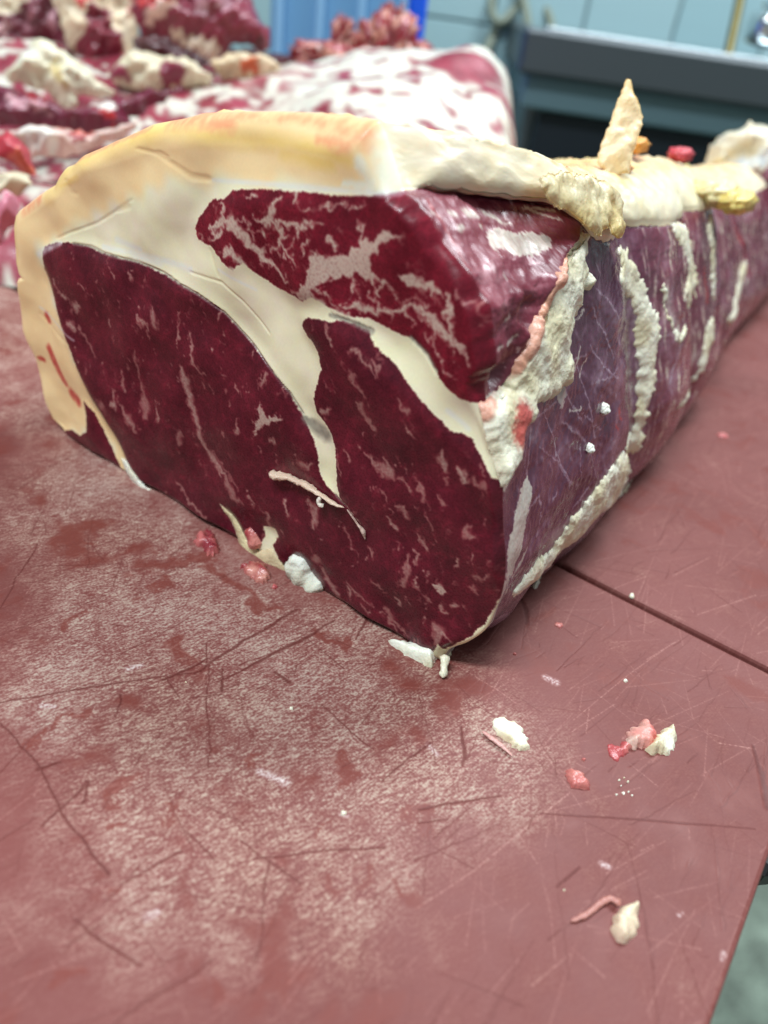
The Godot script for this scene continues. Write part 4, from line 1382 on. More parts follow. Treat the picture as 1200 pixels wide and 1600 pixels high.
func side_picture() -> void:
	var c := Canvas.new(0.0, 0.17, 0.65, 0.17, 0.00045)
	var w := c.w
	var h := c.h
	c.paint("white", 235, [327, 1429, 403, 1428, 508, 1421, 577, 1406, 603, 1390, 565, 1378, 489, 1377, 429, 1372, 369, 1373, 332, 1385, 270, 1391, 283, 1407])
	c.paint("white", 235, [231, 751, 245, 705, 200, 635, 160, 561, 130, 497, 95, 423, 20, 483, 7, 575, 32, 628, 98, 682, 162, 730])
	c.paint("white", 190, [496, 965, 556, 957, 571, 900, 535, 866, 498, 911])
	c.paint("pinkish", 255, [21, 1534, 216, 1529, 360, 1497, 354, 1450, 231, 1392, 183, 1340, 104, 1294, 39, 1296, 14, 1324, 24, 1362, 33, 1408, 14, 1452, 10, 1491])
	c.paint("white", 215, [0, 0, 70, 0, 60, 200, 38, 350, 22, 470, 0, 480])
	c.paint("white", 255, [0, 790, 55, 800, 60, 900, 75, 1000, 60, 1050, 0, 1050])
	for l in [[11, 1510, 11, 33, 1498, 9], [96, 1503, 13, 133, 1497, 11], [201, 1492, 22, 259, 1484, 17], [78, 1472, 16, 123, 1471, 13], [236, 1461, 11, 279, 1454, 10], [349, 1471, 14, 406, 1454, 18], [244, 1426, 17, 265, 1420, 13], [392, 1447, 8, 468, 1448, 8], [577, 1470, 10, 717, 1451, 9], [605, 1460, 8, 721, 1426, 9], [192, 1362, 13, 219, 1356, 11], [115, 1256, 15, 147, 1268, 13], [120, 1184, 11, 194, 1205, 8], [9, 1200, 13, 42, 1204, 9], [596, 847, 7, 674, 843, 9], [682, 1132, 7, 751, 1160, 11], [625, 951, 14, 698, 1043, 9], [683, 936, 9, 745, 988, 9], [96, 356, 18, 6, 503, 12], [113, 419, 17, 163, 457, 18, 206, 486, 13]]:
		c.stroke("white", l, 0.9, 225.0)
	for l in [[184, 957, 6, 201, 873, 6, 217, 761, 6], [376, 918, 6, 441, 808, 7, 515, 664, 9, 617, 536, 5], [668, 1006, 5, 715, 882, 7, 802, 687, 7], [513, 1003, 7, 577, 898, 7, 675, 800, 7], [541, 819, 9, 643, 751, 12, 716, 691, 10], [675, 823, 7, 779, 744, 7, 857, 701, 8], [776, 1025, 7, 874, 934, 7, 1037, 829, 8], [810, 880, 7, 930, 872, 7, 1044, 876, 8], [284, 906, 6, 388, 914, 6, 495, 905, 7], [328, 805, 4, 475, 703, 5, 579, 565, 5], [672, 681, 5, 657, 612, 5, 683, 536, 5], [744, 644, 5, 792, 562, 5, 814, 511, 5], [636, 444, 7, 683, 466, 10, 750, 495, 18], [542, 994, 7, 622, 1017, 7, 745, 999, 7], [812, 1149, 7, 917, 1039, 7, 1004, 924, 8], [848, 1207, 7, 960, 1142, 7, 1075, 1047, 8], [415, 585, 9, 450, 595, 9], [173, 647, 11, 284, 655, 11, 317, 606, 11], [289, 494, 7, 315, 582, 7], [279, 887, 6, 243, 794, 8, 205, 722, 8], [872, 1286, 7, 889, 1241, 7], [1816, 585, 16, 1883, 689, 16, 1964, 760, 13], [1794, 429, 10, 1831, 550, 10]]:
		c.stroke("web", l, 1.0, 200.0)
	for l in [[1036, 714, 24, 1074, 662, 16], [987, 666, 10, 1024, 635, 11], [91, 1029, 12, 177, 1043, 12, 278, 1107, 12, 382, 1148, 14, 486, 1193, 15, 588, 1246, 19, 495, 1315, 16], [37, 1531, 9, 5, 1395, 5, 11, 1315, 5], [663, 1325, 11, 786, 1375, 11], [2657, 941, 36, 2690, 773, 29], [4169, 998, 46, 4553, 742, 39, 4659, 509, 30]]:
		c.stroke("red", l, 1.0, 220.0)
	for l in [[1461, 1197, 1476, 1109, 1550, 944, 1577, 749, 1565, 517, 1577, 312], [2074, 1229, 2252, 1104, 2531, 891, 2216, 863], [1789, 1020, 1831, 904, 1942, 795], [2743, 644, 2641, 508, 2091, 437], [4591, 586, 3841, 512, 3666, 427], [2862, 1177, 2795, 985, 2818, 766], [1053, 489, 832, 447, 590, 360, 354, 358, 167, 322]]:
		var line := []
		for q in range(0, l.size(), 2):
			line.append_array([l[q], l[q + 1], 64])
		c.stroke("white", line, 1.8, 120.0)
	var white := c.layer("white")
	var web := c.layer("web")
	var red := c.layer("red")
	var pinkish := c.layer("pinkish")
	var n1 := noise_bytes(61, 0.014, w, h, 4)
	var n2 := noise_bytes(62, 0.06, w, h, 3)
	var n3 := noise_bytes(63, 0.25, w, h, 2)
	var cells := noise_bytes(64, 0.028, w, h, 1, FastNoiseLite.TYPE_CELLULAR)
	var along := streak_bytes(65, 0.09, w, h, 7, 1)
	var across := streak_bytes(66, 0.1, w, h, 1, 7)
	var out := PackedByteArray()
	out.resize(w * h * 3)
	var gloss := PackedByteArray()
	gloss.resize(w * h)
	var bump := PackedByteArray()
	bump.resize(w * h)
	for y in h:
		var vv := c.y1 - (y + 0.5) * c.res
		var sf := tab(SF, vv) / c.res
		for x in w:
			var i := y * w + x
			var a := n1[i] / 255.0
			var b := n2[i] / 255.0
			var f := n3[i] / 255.0
			var wx := clampi(x + int((b - 0.5) * 7.0), 0, w - 1)
			var wy := clampi(y + int((a - 0.5) * 8.0 + (f - 0.5) * 3.0), 0, h - 1)
			var j := wy * w + wx
			var r := 0.0
			var g := 0.0
			var bl := 0.0
			var hb := 110.0
			var rough := 78.0
			if wx < sf:                                        # the grainy side of the cap muscle
				var st := clampf((along[i] / 255.0 - 0.42) * 2.6, 0, 1)
				r = lerpf(100, 130, a)
				g = lerpf(28, 50, a)
				bl = lerpf(44, 66, a)
				var pk := pinkish[j] / 255.0
				r = lerpf(r, 160, pk * 0.4)
				g = lerpf(g, 92, pk * 0.4)
				bl = lerpf(bl, 100, pk * 0.4)
				var q := st * (0.25 + 0.45 * f) * (0.6 + 0.6 * pk)
				r = lerpf(r, 196, q)
				g = lerpf(g, 152, q)
				bl = lerpf(bl, 156, q)
				if b > 0.74 and along[i] > 150:
					r = lerpf(r, 226, 0.7)
					g = lerpf(g, 204, 0.7)
					bl = lerpf(bl, 204, 0.7)
				hb = 80.0 + st * 70.0 + f * 60.0
				rough = 82.0 + f * 46.0
			else:                                              # the smooth side under its silver skin
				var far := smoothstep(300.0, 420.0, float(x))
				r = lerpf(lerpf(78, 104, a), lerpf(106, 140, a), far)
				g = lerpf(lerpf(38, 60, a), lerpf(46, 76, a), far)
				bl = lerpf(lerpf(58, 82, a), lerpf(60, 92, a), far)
				var line := clampf(1.0 - cells[i] / 255.0 * 7.0, 0, 1) * clampf(b * 2.2 - 0.7, 0, 1) * 0.4
				var q := clampf(line + web[j] / 255.0 * 0.75 + clampf((across[i] / 255.0 - 0.6) * 2.0, 0, 1) * 0.12 + clampf((a - 0.55) * 1.6, 0, 0.35), 0, 0.85)
				r = lerpf(r, 182, q)
				g = lerpf(g, 164, q)
				bl = lerpf(bl, 176, q)
				if far > 0.0:
					q = far * clampf((across[i] / 255.0 - 0.56) * 5.0, 0, 1) * clampf(b * 1.8 - 0.3, 0, 1)
					r = lerpf(r, 220, q)
					g = lerpf(g, 208, q)
					bl = lerpf(bl, 186, q)
				hb = 110.0 + f * 22.0 + q * 40.0 + (b - 0.5) * 30.0
				rough = 64.0 + (b - 0.5) * 34.0
			var m := white[j] / 255.0 * (0.8 + 0.25 * f)
			r = lerpf(r, 216, m)
			g = lerpf(g, 212, m)
			bl = lerpf(bl, 196, m)
			m = red[j] / 255.0 * (0.5 + 0.6 * b)
			r = lerpf(r, 168, m)
			g = lerpf(g, 40, m)
			bl = lerpf(bl, 46, m)
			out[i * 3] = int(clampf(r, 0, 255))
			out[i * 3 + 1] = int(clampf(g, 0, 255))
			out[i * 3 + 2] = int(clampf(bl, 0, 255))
			gloss[i] = int(clampf(rough, 0, 255))
			bump[i] = int(clampf(hb, 0, 255))
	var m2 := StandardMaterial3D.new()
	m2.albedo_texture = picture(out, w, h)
	m2.roughness = 1.0
	m2.roughness_texture = picture(gloss, w, h, Image.FORMAT_L8)
	m2.heightmap_enabled = true
	m2.heightmap_texture = picture(bump, w, h, Image.FORMAT_L8)
	m2.heightmap_scale = 0.09
	m2.clearcoat_enabled = true
	m2.clearcoat = 0.3
	m2.clearcoat_roughness = 0.2
	m2.subsurf_scatter_enabled = true
	m2.subsurf_scatter_strength = 0.05
	M.side = m2


func rind_picture() -> void:
	var w := 1024
	var h := 640
	var n1 := noise_bytes(71, 0.009, w, h, 4)
	var n2 := noise_bytes(72, 0.035, w, h, 4)
	var n3 := noise_bytes(73, 0.2, w, h, 2)
	var n4 := noise_bytes(74, 0.012, w, h, 3)
	var out := PackedByteArray()
	out.resize(w * h * 3)
	var bump := PackedByteArray()
	bump.resize(w * h)
	for y in h:
		for x in w:
			var i := y * w + x
			var a := n1[i] / 255.0
			var b := n2[i] / 255.0
			var f := n3[i] / 255.0
			var d := n4[i] / 255.0
			# freshly cut and white along the near edge, older and yellower over the top
			var from := lerpf(44.0, 12.0, smoothstep(120.0, 175.0, float(x)))
			var old := smoothstep(from, from + 46.0, y + (b - 0.5) * 50.0)
			var r := lerpf(228, 234, b)
			var g := lerpf(lerpf(224, 216, a), lerpf(208, 190, a), old)
			var bl := lerpf(lerpf(196, 180, b), lerpf(160, 124, b), old)
			var q := clampf((d - 0.56) * 4.0, 0, 1) * (0.08 + 0.7 * old)
			r = lerpf(r, 232, q)
			g = lerpf(g, 166, q)
			bl = lerpf(bl, 116, q)
			q = clampf((b - 0.66) * 5.0, 0, 1) * clampf((a - 0.4) * 3.0, 0, 1) * (0.1 + 0.6 * old)
			r = lerpf(r, 226, q)
			g = lerpf(g, 128, q)
			bl = lerpf(bl, 98, q)
			out[i * 3] = int(r)
			out[i * 3 + 1] = int(g)
			out[i * 3 + 2] = int(bl)
			bump[i] = int(clampf(90 + b * 60 + f * 20, 0, 255))
	var m := StandardMaterial3D.new()
	m.albedo_texture = picture(out, w, h)
	m.roughness = 0.36
	m.heightmap_enabled = true
	m.heightmap_texture = picture(bump, w, h, Image.FORMAT_L8)
	m.heightmap_scale = 0.1
	m.subsurf_scatter_enabled = true
	m.subsurf_scatter_strength = 0.08
	M.rind = m


func build_loin_details() -> void:
	var node: Node3D = M.loin
	var cream := two(lin(234, 230, 208), lin(226, 216, 180), 0.8)
	var white := two(lin(232, 230, 214), lin(222, 216, 186), 0.6)
	# the fat that parts the cap muscle from the side muscle
	var spot := Vector2(0.01768, 0.09557)
	var spot2 := Vector2(0.01358, 0.09223)
	var strip_tint := func(p: Vector2, h: float) -> Color:
		var k: Color = cream.call(p, h)
		var d := minf(p.distance_to(spot), p.distance_to(spot2)) + noise_a.get_noise_2d(p.x * 500, p.y * 500) * 0.002
		k = k.lerp(lin(190, 58, 58), smoothstep(0.0066, 0.003, d) * 0.9)
		var e := p.x - tab(SF, p.y) + noise_b.get_noise_2d(p.x * 400, p.y * 400) * 0.002
		return k.lerp(lin(206, 118, 92), smoothstep(0.0032, -0.001, e) * 0.75)
	var strip := ragged(pts([800, 1389, 604, 1354, 468, 1325, 440, 1286, 369, 1230, 279, 1182, 224, 1134, 153, 1056, 67, 1052, -4, 1040, -6, 960, -4, 890, 2, 815, 12, 808, 83, 820, 161, 852, 201, 911, 283, 927, 306, 963, 485, 923, 587, 948, 602, 1007, 596, 1080, 667, 1134, 731, 1164, 720, 1218, 764, 1241, 792, 1277, 767, 1310, 807, 1344, 838, 1375]), 0.0011, 0.0010)
	add("fat_strip", piece(strip, on_side, 0.0036, 0.0006, 0.0015, 0.28, strip_tint), M.fat, node).set_meta("label", "cream fat strip with a red spot beside the cut face")
	add("fat_crumbs", piece(ragged(pts([703, 1290, 817, 1253, 831, 1218, 727, 1206, 664, 1201, 657, 1249]), 0.001, 0.0011), on_side, 0.0034, 0.0005, 0.0014, 0.6, white), M.dry, node)
	# fat left between the ribs
	var ribs := [[1320, 1235, 1345, 1165, 1192, 1158, 1503, 1008, 1525, 920, 1533, 811, 1539, 669, 1519, 526, 1518, 414, 1189, 490, 1556, 274, 1620, 301, 1612, 410, 1619, 538, 1671, 646, 1694, 772, 1713, 895, 1680, 954, 1615, 1017, 1584, 1097, 1531, 1147, 1521, 1201], [1966, 1266, 2122, 1235, 2516, 1132, 2541, 1015, 2584, 917, 2559, 818, 2163, 861, 2035, 931, 2176, 1005, 2095, 1128, 1999, 1197], [1757, 1046, 1801, 1013, 1797, 937, 1857, 836, 1966, 777, 2046, 830, 2071, 778, 1963, 748, 1852, 791, 1801, 881, 1749, 972], [2699, 670, 2792, 665, 2812, 577, 2696, 459, 2595, 343, 2085, 382, 1940, 433, 2557, 350, 2612, 492], [4514, 619, 4674, 587, 4486, 492, 4269, 404, 3705, 398, 3630, 412, 3764, 529, 4347, 518], [2887, 1189, 2871, 1131, 2844, 911, 2847, 743, 2782, 756, 2765, 924, 2764, 1144]]
	for l in ribs:
		add("rib_fat", piece(ragged(pts(l), 0.0013, 0.0030), on_side, 0.0013, 0.0008, 0.0014, 0.5, cream), M.fat, node)
	# fat along the foot of the side, with ragged ends on the board
	add("foot_fat", piece(ragged(pts([1139, 494, 974, 498, 871, 478, 767, 441, 657, 404, 574, 350, 483, 319, 350, 344, 225, 347, 167, 322, 196, 273, 309, 238, 464, 200, 575, 220, 803, 187, 880, 227, 1003, 250, 1471, 79, 1591, 133, 1566, 249]), 0.0011, 0.0022), on_side, 0.0020, 0.0007, 0.0016, 0.35, cream), M.fat, node)
	add("fat_shred", piece(ragged(pts([811, -2696, 791, -2616, 757, -2563, 723, -2511, 702, -2425, 683, -2405, 674, -2466, 644, -2429, 601, -2374, 579, -2361, 606, -2454, 702, -2595]), 0.001, 0.0007), on_board, 0.0034, 0.0005, 0.0014, 0.5, white), M.fat, node)
	add("fat_shred", piece(ragged(pts([1374, -3719, 1324, -3499, 1247, -3313, 1192, -3238, 1171, -3268, 1232, -3422, 1291, -3611]), 0.0012, 0.0012), on_board, 0.0044, 0.0006, 0.0018, 0.5, white), M.fat, node)
	add("fat_shred", piece(ragged(pts([87, -1974, 169, -1984, 239, -1965, 317, -1981, 332, -1951, 279, -1921, 261, -1885, 242, -1872, 213, -1888, 174, -1909, 123, -1941]), 0.001, 0.0008), on_board, 0.0038, 0.0005, 0.0012, 0.5, white), M.fat, node)
	var foot := Vector3(0.02982, 0.00000, -0.18240)
	add("fat_shred", cord(PackedVector3Array([loin(0.0008, 0.0055, -0.001), foot.lerp(loin(0, 0.004, 0), 0.5) + Vector3(0.0003, 0.002, 0), foot + Vector3(0, 0.001, 0)]), [0.0020, 0.0013, 0.0016], 10, 0.8, 0.5, lin(230, 222, 196)), M.fat, node)
	add("foot_rim", piece(ragged(pts([-1813, 75, -1774, 22, -1699, -28, -1561, -76, -1333, -125, -1226, -132, -1257, -98, -1364, -83, -1515, -38, -1640, 22, -1731, 78]), 0.001, 0.0009), on_face, 0.0014, 0.0006, 0.0012, 0.4, white), M.fat, node)
	# dry flake and the lean tags at the foot of the face
	var chalk := two(lin(226, 228, 216), lin(206, 204, 184), 0.5)
	add("dry_fat_flake", piece(ragged(pts([-760, 42, -729, 104, -670, 122, -639, 73, -616, 45, -579, 41, -559, -33, -562, -107, -608, -137, -653, -185, -688, -152, -696, -38, -739, -11]), 0.0009, 0.0008), on_face, 0.0042, 0.0005, 0.0013, 0.55, chalk), M.dry, node).set_meta("label", "dry crumbly white fat flake at the foot of the face")
	add("fat_ridge", piece(ragged(pts([-1138, 151, -1119, 117, -1066, 63, -1024, -12, -989, -74, -907, -58, -842, -102, -786, -141, -694, -156, -689, -80, -739, -11, -802, 38, -839, 72, -920, 19, -983, 39, -1059, 114]), 0.0012, 0.0003), on_face, 0.0016, 0.0006, 0.0018, 0.3, two(lin(222, 208, 164), lin(206, 186, 150), 0.6)), M.fat, node)
	var tag_tint := two(lin(168, 66, 70), lin(206, 130, 120), 0.4)
	add("lean_tag", piece(ragged(pts([-992, 89, -963, 122, -934, 107, -896, 67, -902, 36, -939, 19, -972, 42]), 0.001, 0.0004), on_face, 0.0026, 0.0005, 0.001, 0.4, tag_tint), M.wet, node)
	# a ragged flap of yellow fat hangs over the end of the cap muscle
	var fo := Vector3(0.05982, 0.14400, -0.27504)
	add("fat_flap", piece(ragged(pts([-399, 169, -234, 172, -63, 145, 107, 109, 218, 57, 254, 9, 195, -32, 160, -85, 76, -103, 31, -74, 30, -36, -40, -53, -72, -66, -138, -32, -183, -5, -223, 29, -284, 64, -353, 90, -389, 127]), 0.0012, 0.0012), on_plane(fo, Vector3(0.48711, -0.00000, -0.87334), Vector3(-0.54343, 0.78282, -0.30310), 3.0), 0.0024, 0.0006, 0.0022, 0.3, two(lin(236, 226, 186), lin(230, 206, 140), 0.9), true), M.thin, node).set_meta("label", "ragged yellow flap of fat hanging over the cap muscle")
	# a shred of fat stands up from the top
	var so := Vector3(0.06822, 0.14600, -0.36296)
	add("upright_shred", piece(ragged(pts([26, 24, 38, 103, 63, 222, 86, 330, 99, 401, 120, 398, 133, 353, 154, 324, 179, 299, 202, 256, 201, 202, 187, 135, 180, 57, 182, -2, 86, -30]), 0.0016, 0.0007), on_plane(so, Vector3(0.99900, -0.02713, -0.03548), Vector3(-0.00000, 0.79438, -0.60742), 2.0), 0.0018, 0.0007, 0.002, 0.3, two(lin(253, 240, 200), lin(250, 228, 172), 1.2), true), M.thin, node).set_meta("label", "torn shred of fat standing up on the loin's top")
	for z in [[Vector3(0.10205, 0.14806, -0.43586), 0.0045, lin(232, 160, 72)], [Vector3(0.08356, 0.14403, -0.37771), 0.0042, lin(230, 156, 92)], [Vector3(0.14491, 0.13933, -0.49719), 0.0046, lin(206, 76, 86)], [Vector3(0.05172, 0.15136, -0.28713), 0.004, lin(230, 206, 150)], [Vector3(0.16736, 0.12699, -0.44539), 0.0072, lin(230, 206, 120)], [Vector3(0.15732, 0.12875, -0.45279), 0.0085, lin(232, 216, 160)]]:
		var col: Color = z[2]
		add("fat_knob", lump(Vector3(1.9, 0.75, 1.2) * z[1], 0.35, 1.0, 7, func(_d: Vector3, _n: FastNoiseLite, _s: int) -> Color: return col, Basis(Vector3.UP, 0.9), 32), M.fat, node).position = z[0]


func shred_label(o: Node, label: String, category := "fat scrap", group := "") -> void:
	tag(o, label, category, group)


func build_scraps() -> void:
	var white := two(lin(236, 232, 212), lin(226, 214, 180), 0.5)
	var pink := two(lin(232, 206, 190), lin(208, 112, 106), 0.8)
	var red := two(lin(176, 78, 80), lin(206, 132, 122), 0.5)
	# a string of fat clinging to the cut face
	var line := PackedVector3Array()
	for p in pts([-853, 450, -816, 450, -769, 464, -721, 469, -669, 480, -620, 479, -568, 478, -520, 477, -485, 480]):
		line.append(on_face(p)[0] + NF * 0.0016)
	var s := thing("fat_thread", "pale twisted thread of fat lying across the middle of the cut face", "fat scrap")
	add("strand", cord(line, [0.0020, 0.0026, 0.0016, 0.0016, 0.0018, 0.0013, 0.0011, 0.0010, 0.0004], 10, 0.6, 0.5, lin(208, 180, 158)), M.fat, s)
	var twig := PackedVector3Array()
	for p in pts([-589, 479, -596, 450, -573, 441]):
		twig.append(on_face(p)[0] + NF * 0.0022)
	add("branch", cord(twig, [0.0009, 0.0011, 0.0012], 8, 0.8, 0.5, lin(232, 220, 204)), M.fat, s)
	line = PackedVector3Array()
	for p in pts([-476, 474, -452, 449, -432, 425, -405, 401, -393, 373]):
		line.append(on_face(p)[0] + NF * 0.0006)
	tag(add("fat_thread", cord(line, [0.0004, 0.0005, 0.0005, 0.0011, 0.0004], 8, 0.7, 0.4, lin(200, 170, 156)), M.fat), "hair thin fat thread ending in a knot, right of the twisted thread", "fat scrap")
	# pieces on the board
	var t := thing("fat_scrap", "ragged cream white fat scrap lying alone in front of the loin's corner", "fat scrap", Vector3.ZERO, "scraps on the board")
	add("body", piece(ragged(pts([478, -1668, 499, -1691, 523, -1679, 548, -1686, 571, -1663, 589, -1639, 600, -1574, 571, -1563, 542, -1579, 514, -1597, 485, -1631]), 0.0007, 0.0013), on_board, 0.0026, 0.0004, 0.0009, 0.9, white), M.fat, t)
	add("tail", cord(PackedVector3Array([Vector3(0.04385, 0.00080, -0.16149), Vector3(0.04704, 0.00120, -0.15866), Vector3(0.05082, 0.00100, -0.15600), Vector3(0.05367, 0.00070, -0.15323)]), [0.0005, 0.0009, 0.0009, 0.0003], 8, 0.7, 0.6, lin(200, 150, 142)), M.fat, t)
	t = thing("meat_scrap", "pink and white scrap in two lobes with a red tail", "meat scrap", Vector3.ZERO, "scraps on the board")
	add("fat_lobe", piece(ragged(pts([935, -1659, 953, -1705, 986, -1738, 1025, -1771, 1047, -1744, 1054, -1712, 1035, -1666, 999, -1644, 963, -1640]), 0.0007, 0.0013), on_board, 0.0034, 0.0004, 0.001, 0.9, pink), M.fat, t)
	add("fat_lobe", piece(ragged(pts([1035, -1687, 1068, -1715, 1094, -1752, 1122, -1752, 1126, -1703, 1108, -1658, 1072, -1636, 1031, -1629, 1007, -1640]), 0.0007, 0.0013), on_board, 0.0032, 0.0004, 0.001, 0.9, white), M.fat, t)
	add("lean_tail", piece(ragged(pts([873, -1645, 897, -1641, 936, -1664, 955, -1647, 924, -1600, 887, -1586, 873, -1606]), 0.0007, 0.0011), on_board, 0.0018, 0.0004, 0.0008, 0.9, red), M.wet, t)
	tag(add("meat_scrap", piece(ragged(pts([709, -1511, 747, -1512, 775, -1500, 788, -1460, 761, -1444, 729, -1455, 714, -1480]), 0.0007, 0.0010), on_board, 0.0022, 0.0004, 0.0008, 0.9, red), M.wet), "small red lean scrap left of the two lobed scrap", "meat scrap", "scraps on the board")
	t = thing("fat_scrap", "rounded cream fat scrap with a thin curled pink tail near the board's edge", "fat scrap", Vector3.ZERO, "scraps on the board")
	add("body", piece(ragged(pts([790, -1055, 814, -1081, 847, -1102, 872, -1115, 869, -1073, 851, -1020, 821, -989, 789, -990, 783, -1023]), 0.0008, 0.0007), on_board, 0.0046, 0.0004, 0.0012, 0.5, two(lin(226, 206, 176), lin(218, 184, 164), 0.8)), M.fat, t)
	add("tail", cord(PackedVector3Array([Vector3(0.08110, 0.00200, -0.10825), Vector3(0.07887, 0.00160, -0.11006), Vector3(0.07548, 0.00100, -0.10814), Vector3(0.07142, 0.00080, -0.10493), Vector3(0.06685, 0.00060, -0.10257)]), [0.0012, 0.0009, 0.0008, 0.0009, 0.0004], 9, 0.6, 0.6, lin(178, 118, 108)), M.fat, t)
	tag(add("meat_scrap", piece(ragged(pts([-783, -2389, -769, -2434, -754, -2479, -728, -2476, -706, -2426, -668, -2381, -662, -2339, -677, -2305, -707, -2315, -728, -2350, -758, -2360]), 0.0008, 0.0014), on_board, 0.0032, 0.0004, 0.0009, 1.0, two(lin(196, 110, 106), lin(140, 52, 60), 0.4)), M.wet), "curled pink scrap against the left foot of the cut face", "meat scrap", "scraps on the board")
	tag(add("meat_scrap", piece(ragged(pts([-552, -2276, -529, -2302, -491, -2315, -454, -2295, -411, -2219, -431, -2190, -462, -2187, -489, -2213, -521, -2238]), 0.0008, 0.0012), on_board, 0.0028, 0.0004, 0.0009, 0.9, two(lin(150, 54, 60), lin(204, 140, 126), 0.4)), M.wet), "wet red scrap beside the dry white flake at the face's foot", "meat scrap", "scraps on the board")
	var bits := [
		[[-390, -2180, 12], "white crumb between the red scrap and the dry flake", 0.9],
		[[-211, -1598, 6], "tiny white crumb on the worn board straight below the dry flake", 0.6],
		[[14, -1246, 9], "flat bluish white crumb alone in the middle of the near board", 0.4],
		[[992, -1952, 8], "small pink white crumb right of the loin's front corner", 0.8],
		[[780, -1567, 6], "tiny white crumb just above the small red scrap", 0.8],
		[[1113, -2459, 11], "white crumb at the joint between the two boards", 0.7],
		[[2011, -4144, 30], "blurred white flake on the far board beside the loin", 0.3],
		[[661, -1112, 4], "speck of fat left of the scrap with the curled tail", 0.8],
		[[574, -2006, 6], "speck of fat right of the hanging shred at the corner", 0.8],
		[[766, -2204, 16], "thin red shaving between the loin's corner and the joint", 0.3],
		[[-584, -1641, 4], "white speck on the worn board left of the long cut", 0.6]]
	for b in bits:
		var col := red if "red" in b[1] else white
		tag(add("fat_crumb", piece(ragged(blot(b[0][0], b[0][1], b[0][2]), 0.0008, 0.0003), on_board, b[0][2] * 1e-4 * b[2], maxf(b[0][2] * 1.6e-5, 0.00022), b[0][2] * 0.3e-4, 0.5, col), M.fat), b[1], "crumb", "crumbs on the board")
	var places := [[888, -1507, 4], [907, -1518, 3], [917, -1505, 4], [891, -1486, 3], [870, -1450, 4], [894, -1459, 5], [912, -1467, 4], [921, -1456, 3]]
	var order := ["uppermost left", "upper middle", "uppermost right", "upper left middle", "lowest left", "lower middle", "lower right", "lowest right"]
	for n in places.size():
		var b: Array = places[n]
		tag(add("fat_speck", piece(blot(b[0], b[1], b[2]), on_board, b[2] * 0.7e-4, b[2] * 2e-5, b[2] * 0.3e-4, 0.5, white), M.fat), "%s of the eight white specks below the two lobed scrap" % order[n], "crumb", "eight white specks")
	# crumbs stuck to the side
	for b in [[Vector2(0.08650, 0.07724), "white oval crumb stuck high on the loin's dark side", 0.0019], [Vector2(0.07325, 0.06604), "white square crumb stuck low on the loin's dark side", 0.0016]]:
		var at: Array = on_side(b[0])
		var o := add("fat_crumb", lump(Vector3(1.0, 0.7, 1.2) * b[2], 0.5, 1.5, 5, func(_d: Vector3, _n: FastNoiseLite, _s: int) -> Color: return lin(232, 230, 218), Basis(Vector3(1, 1, 0).normalized(), 0.8), 20), M.dry)
		o.position = at[0] + at[1] * 0.0008
		tag(o, b[1], "crumb", "crumbs on the loin's side")


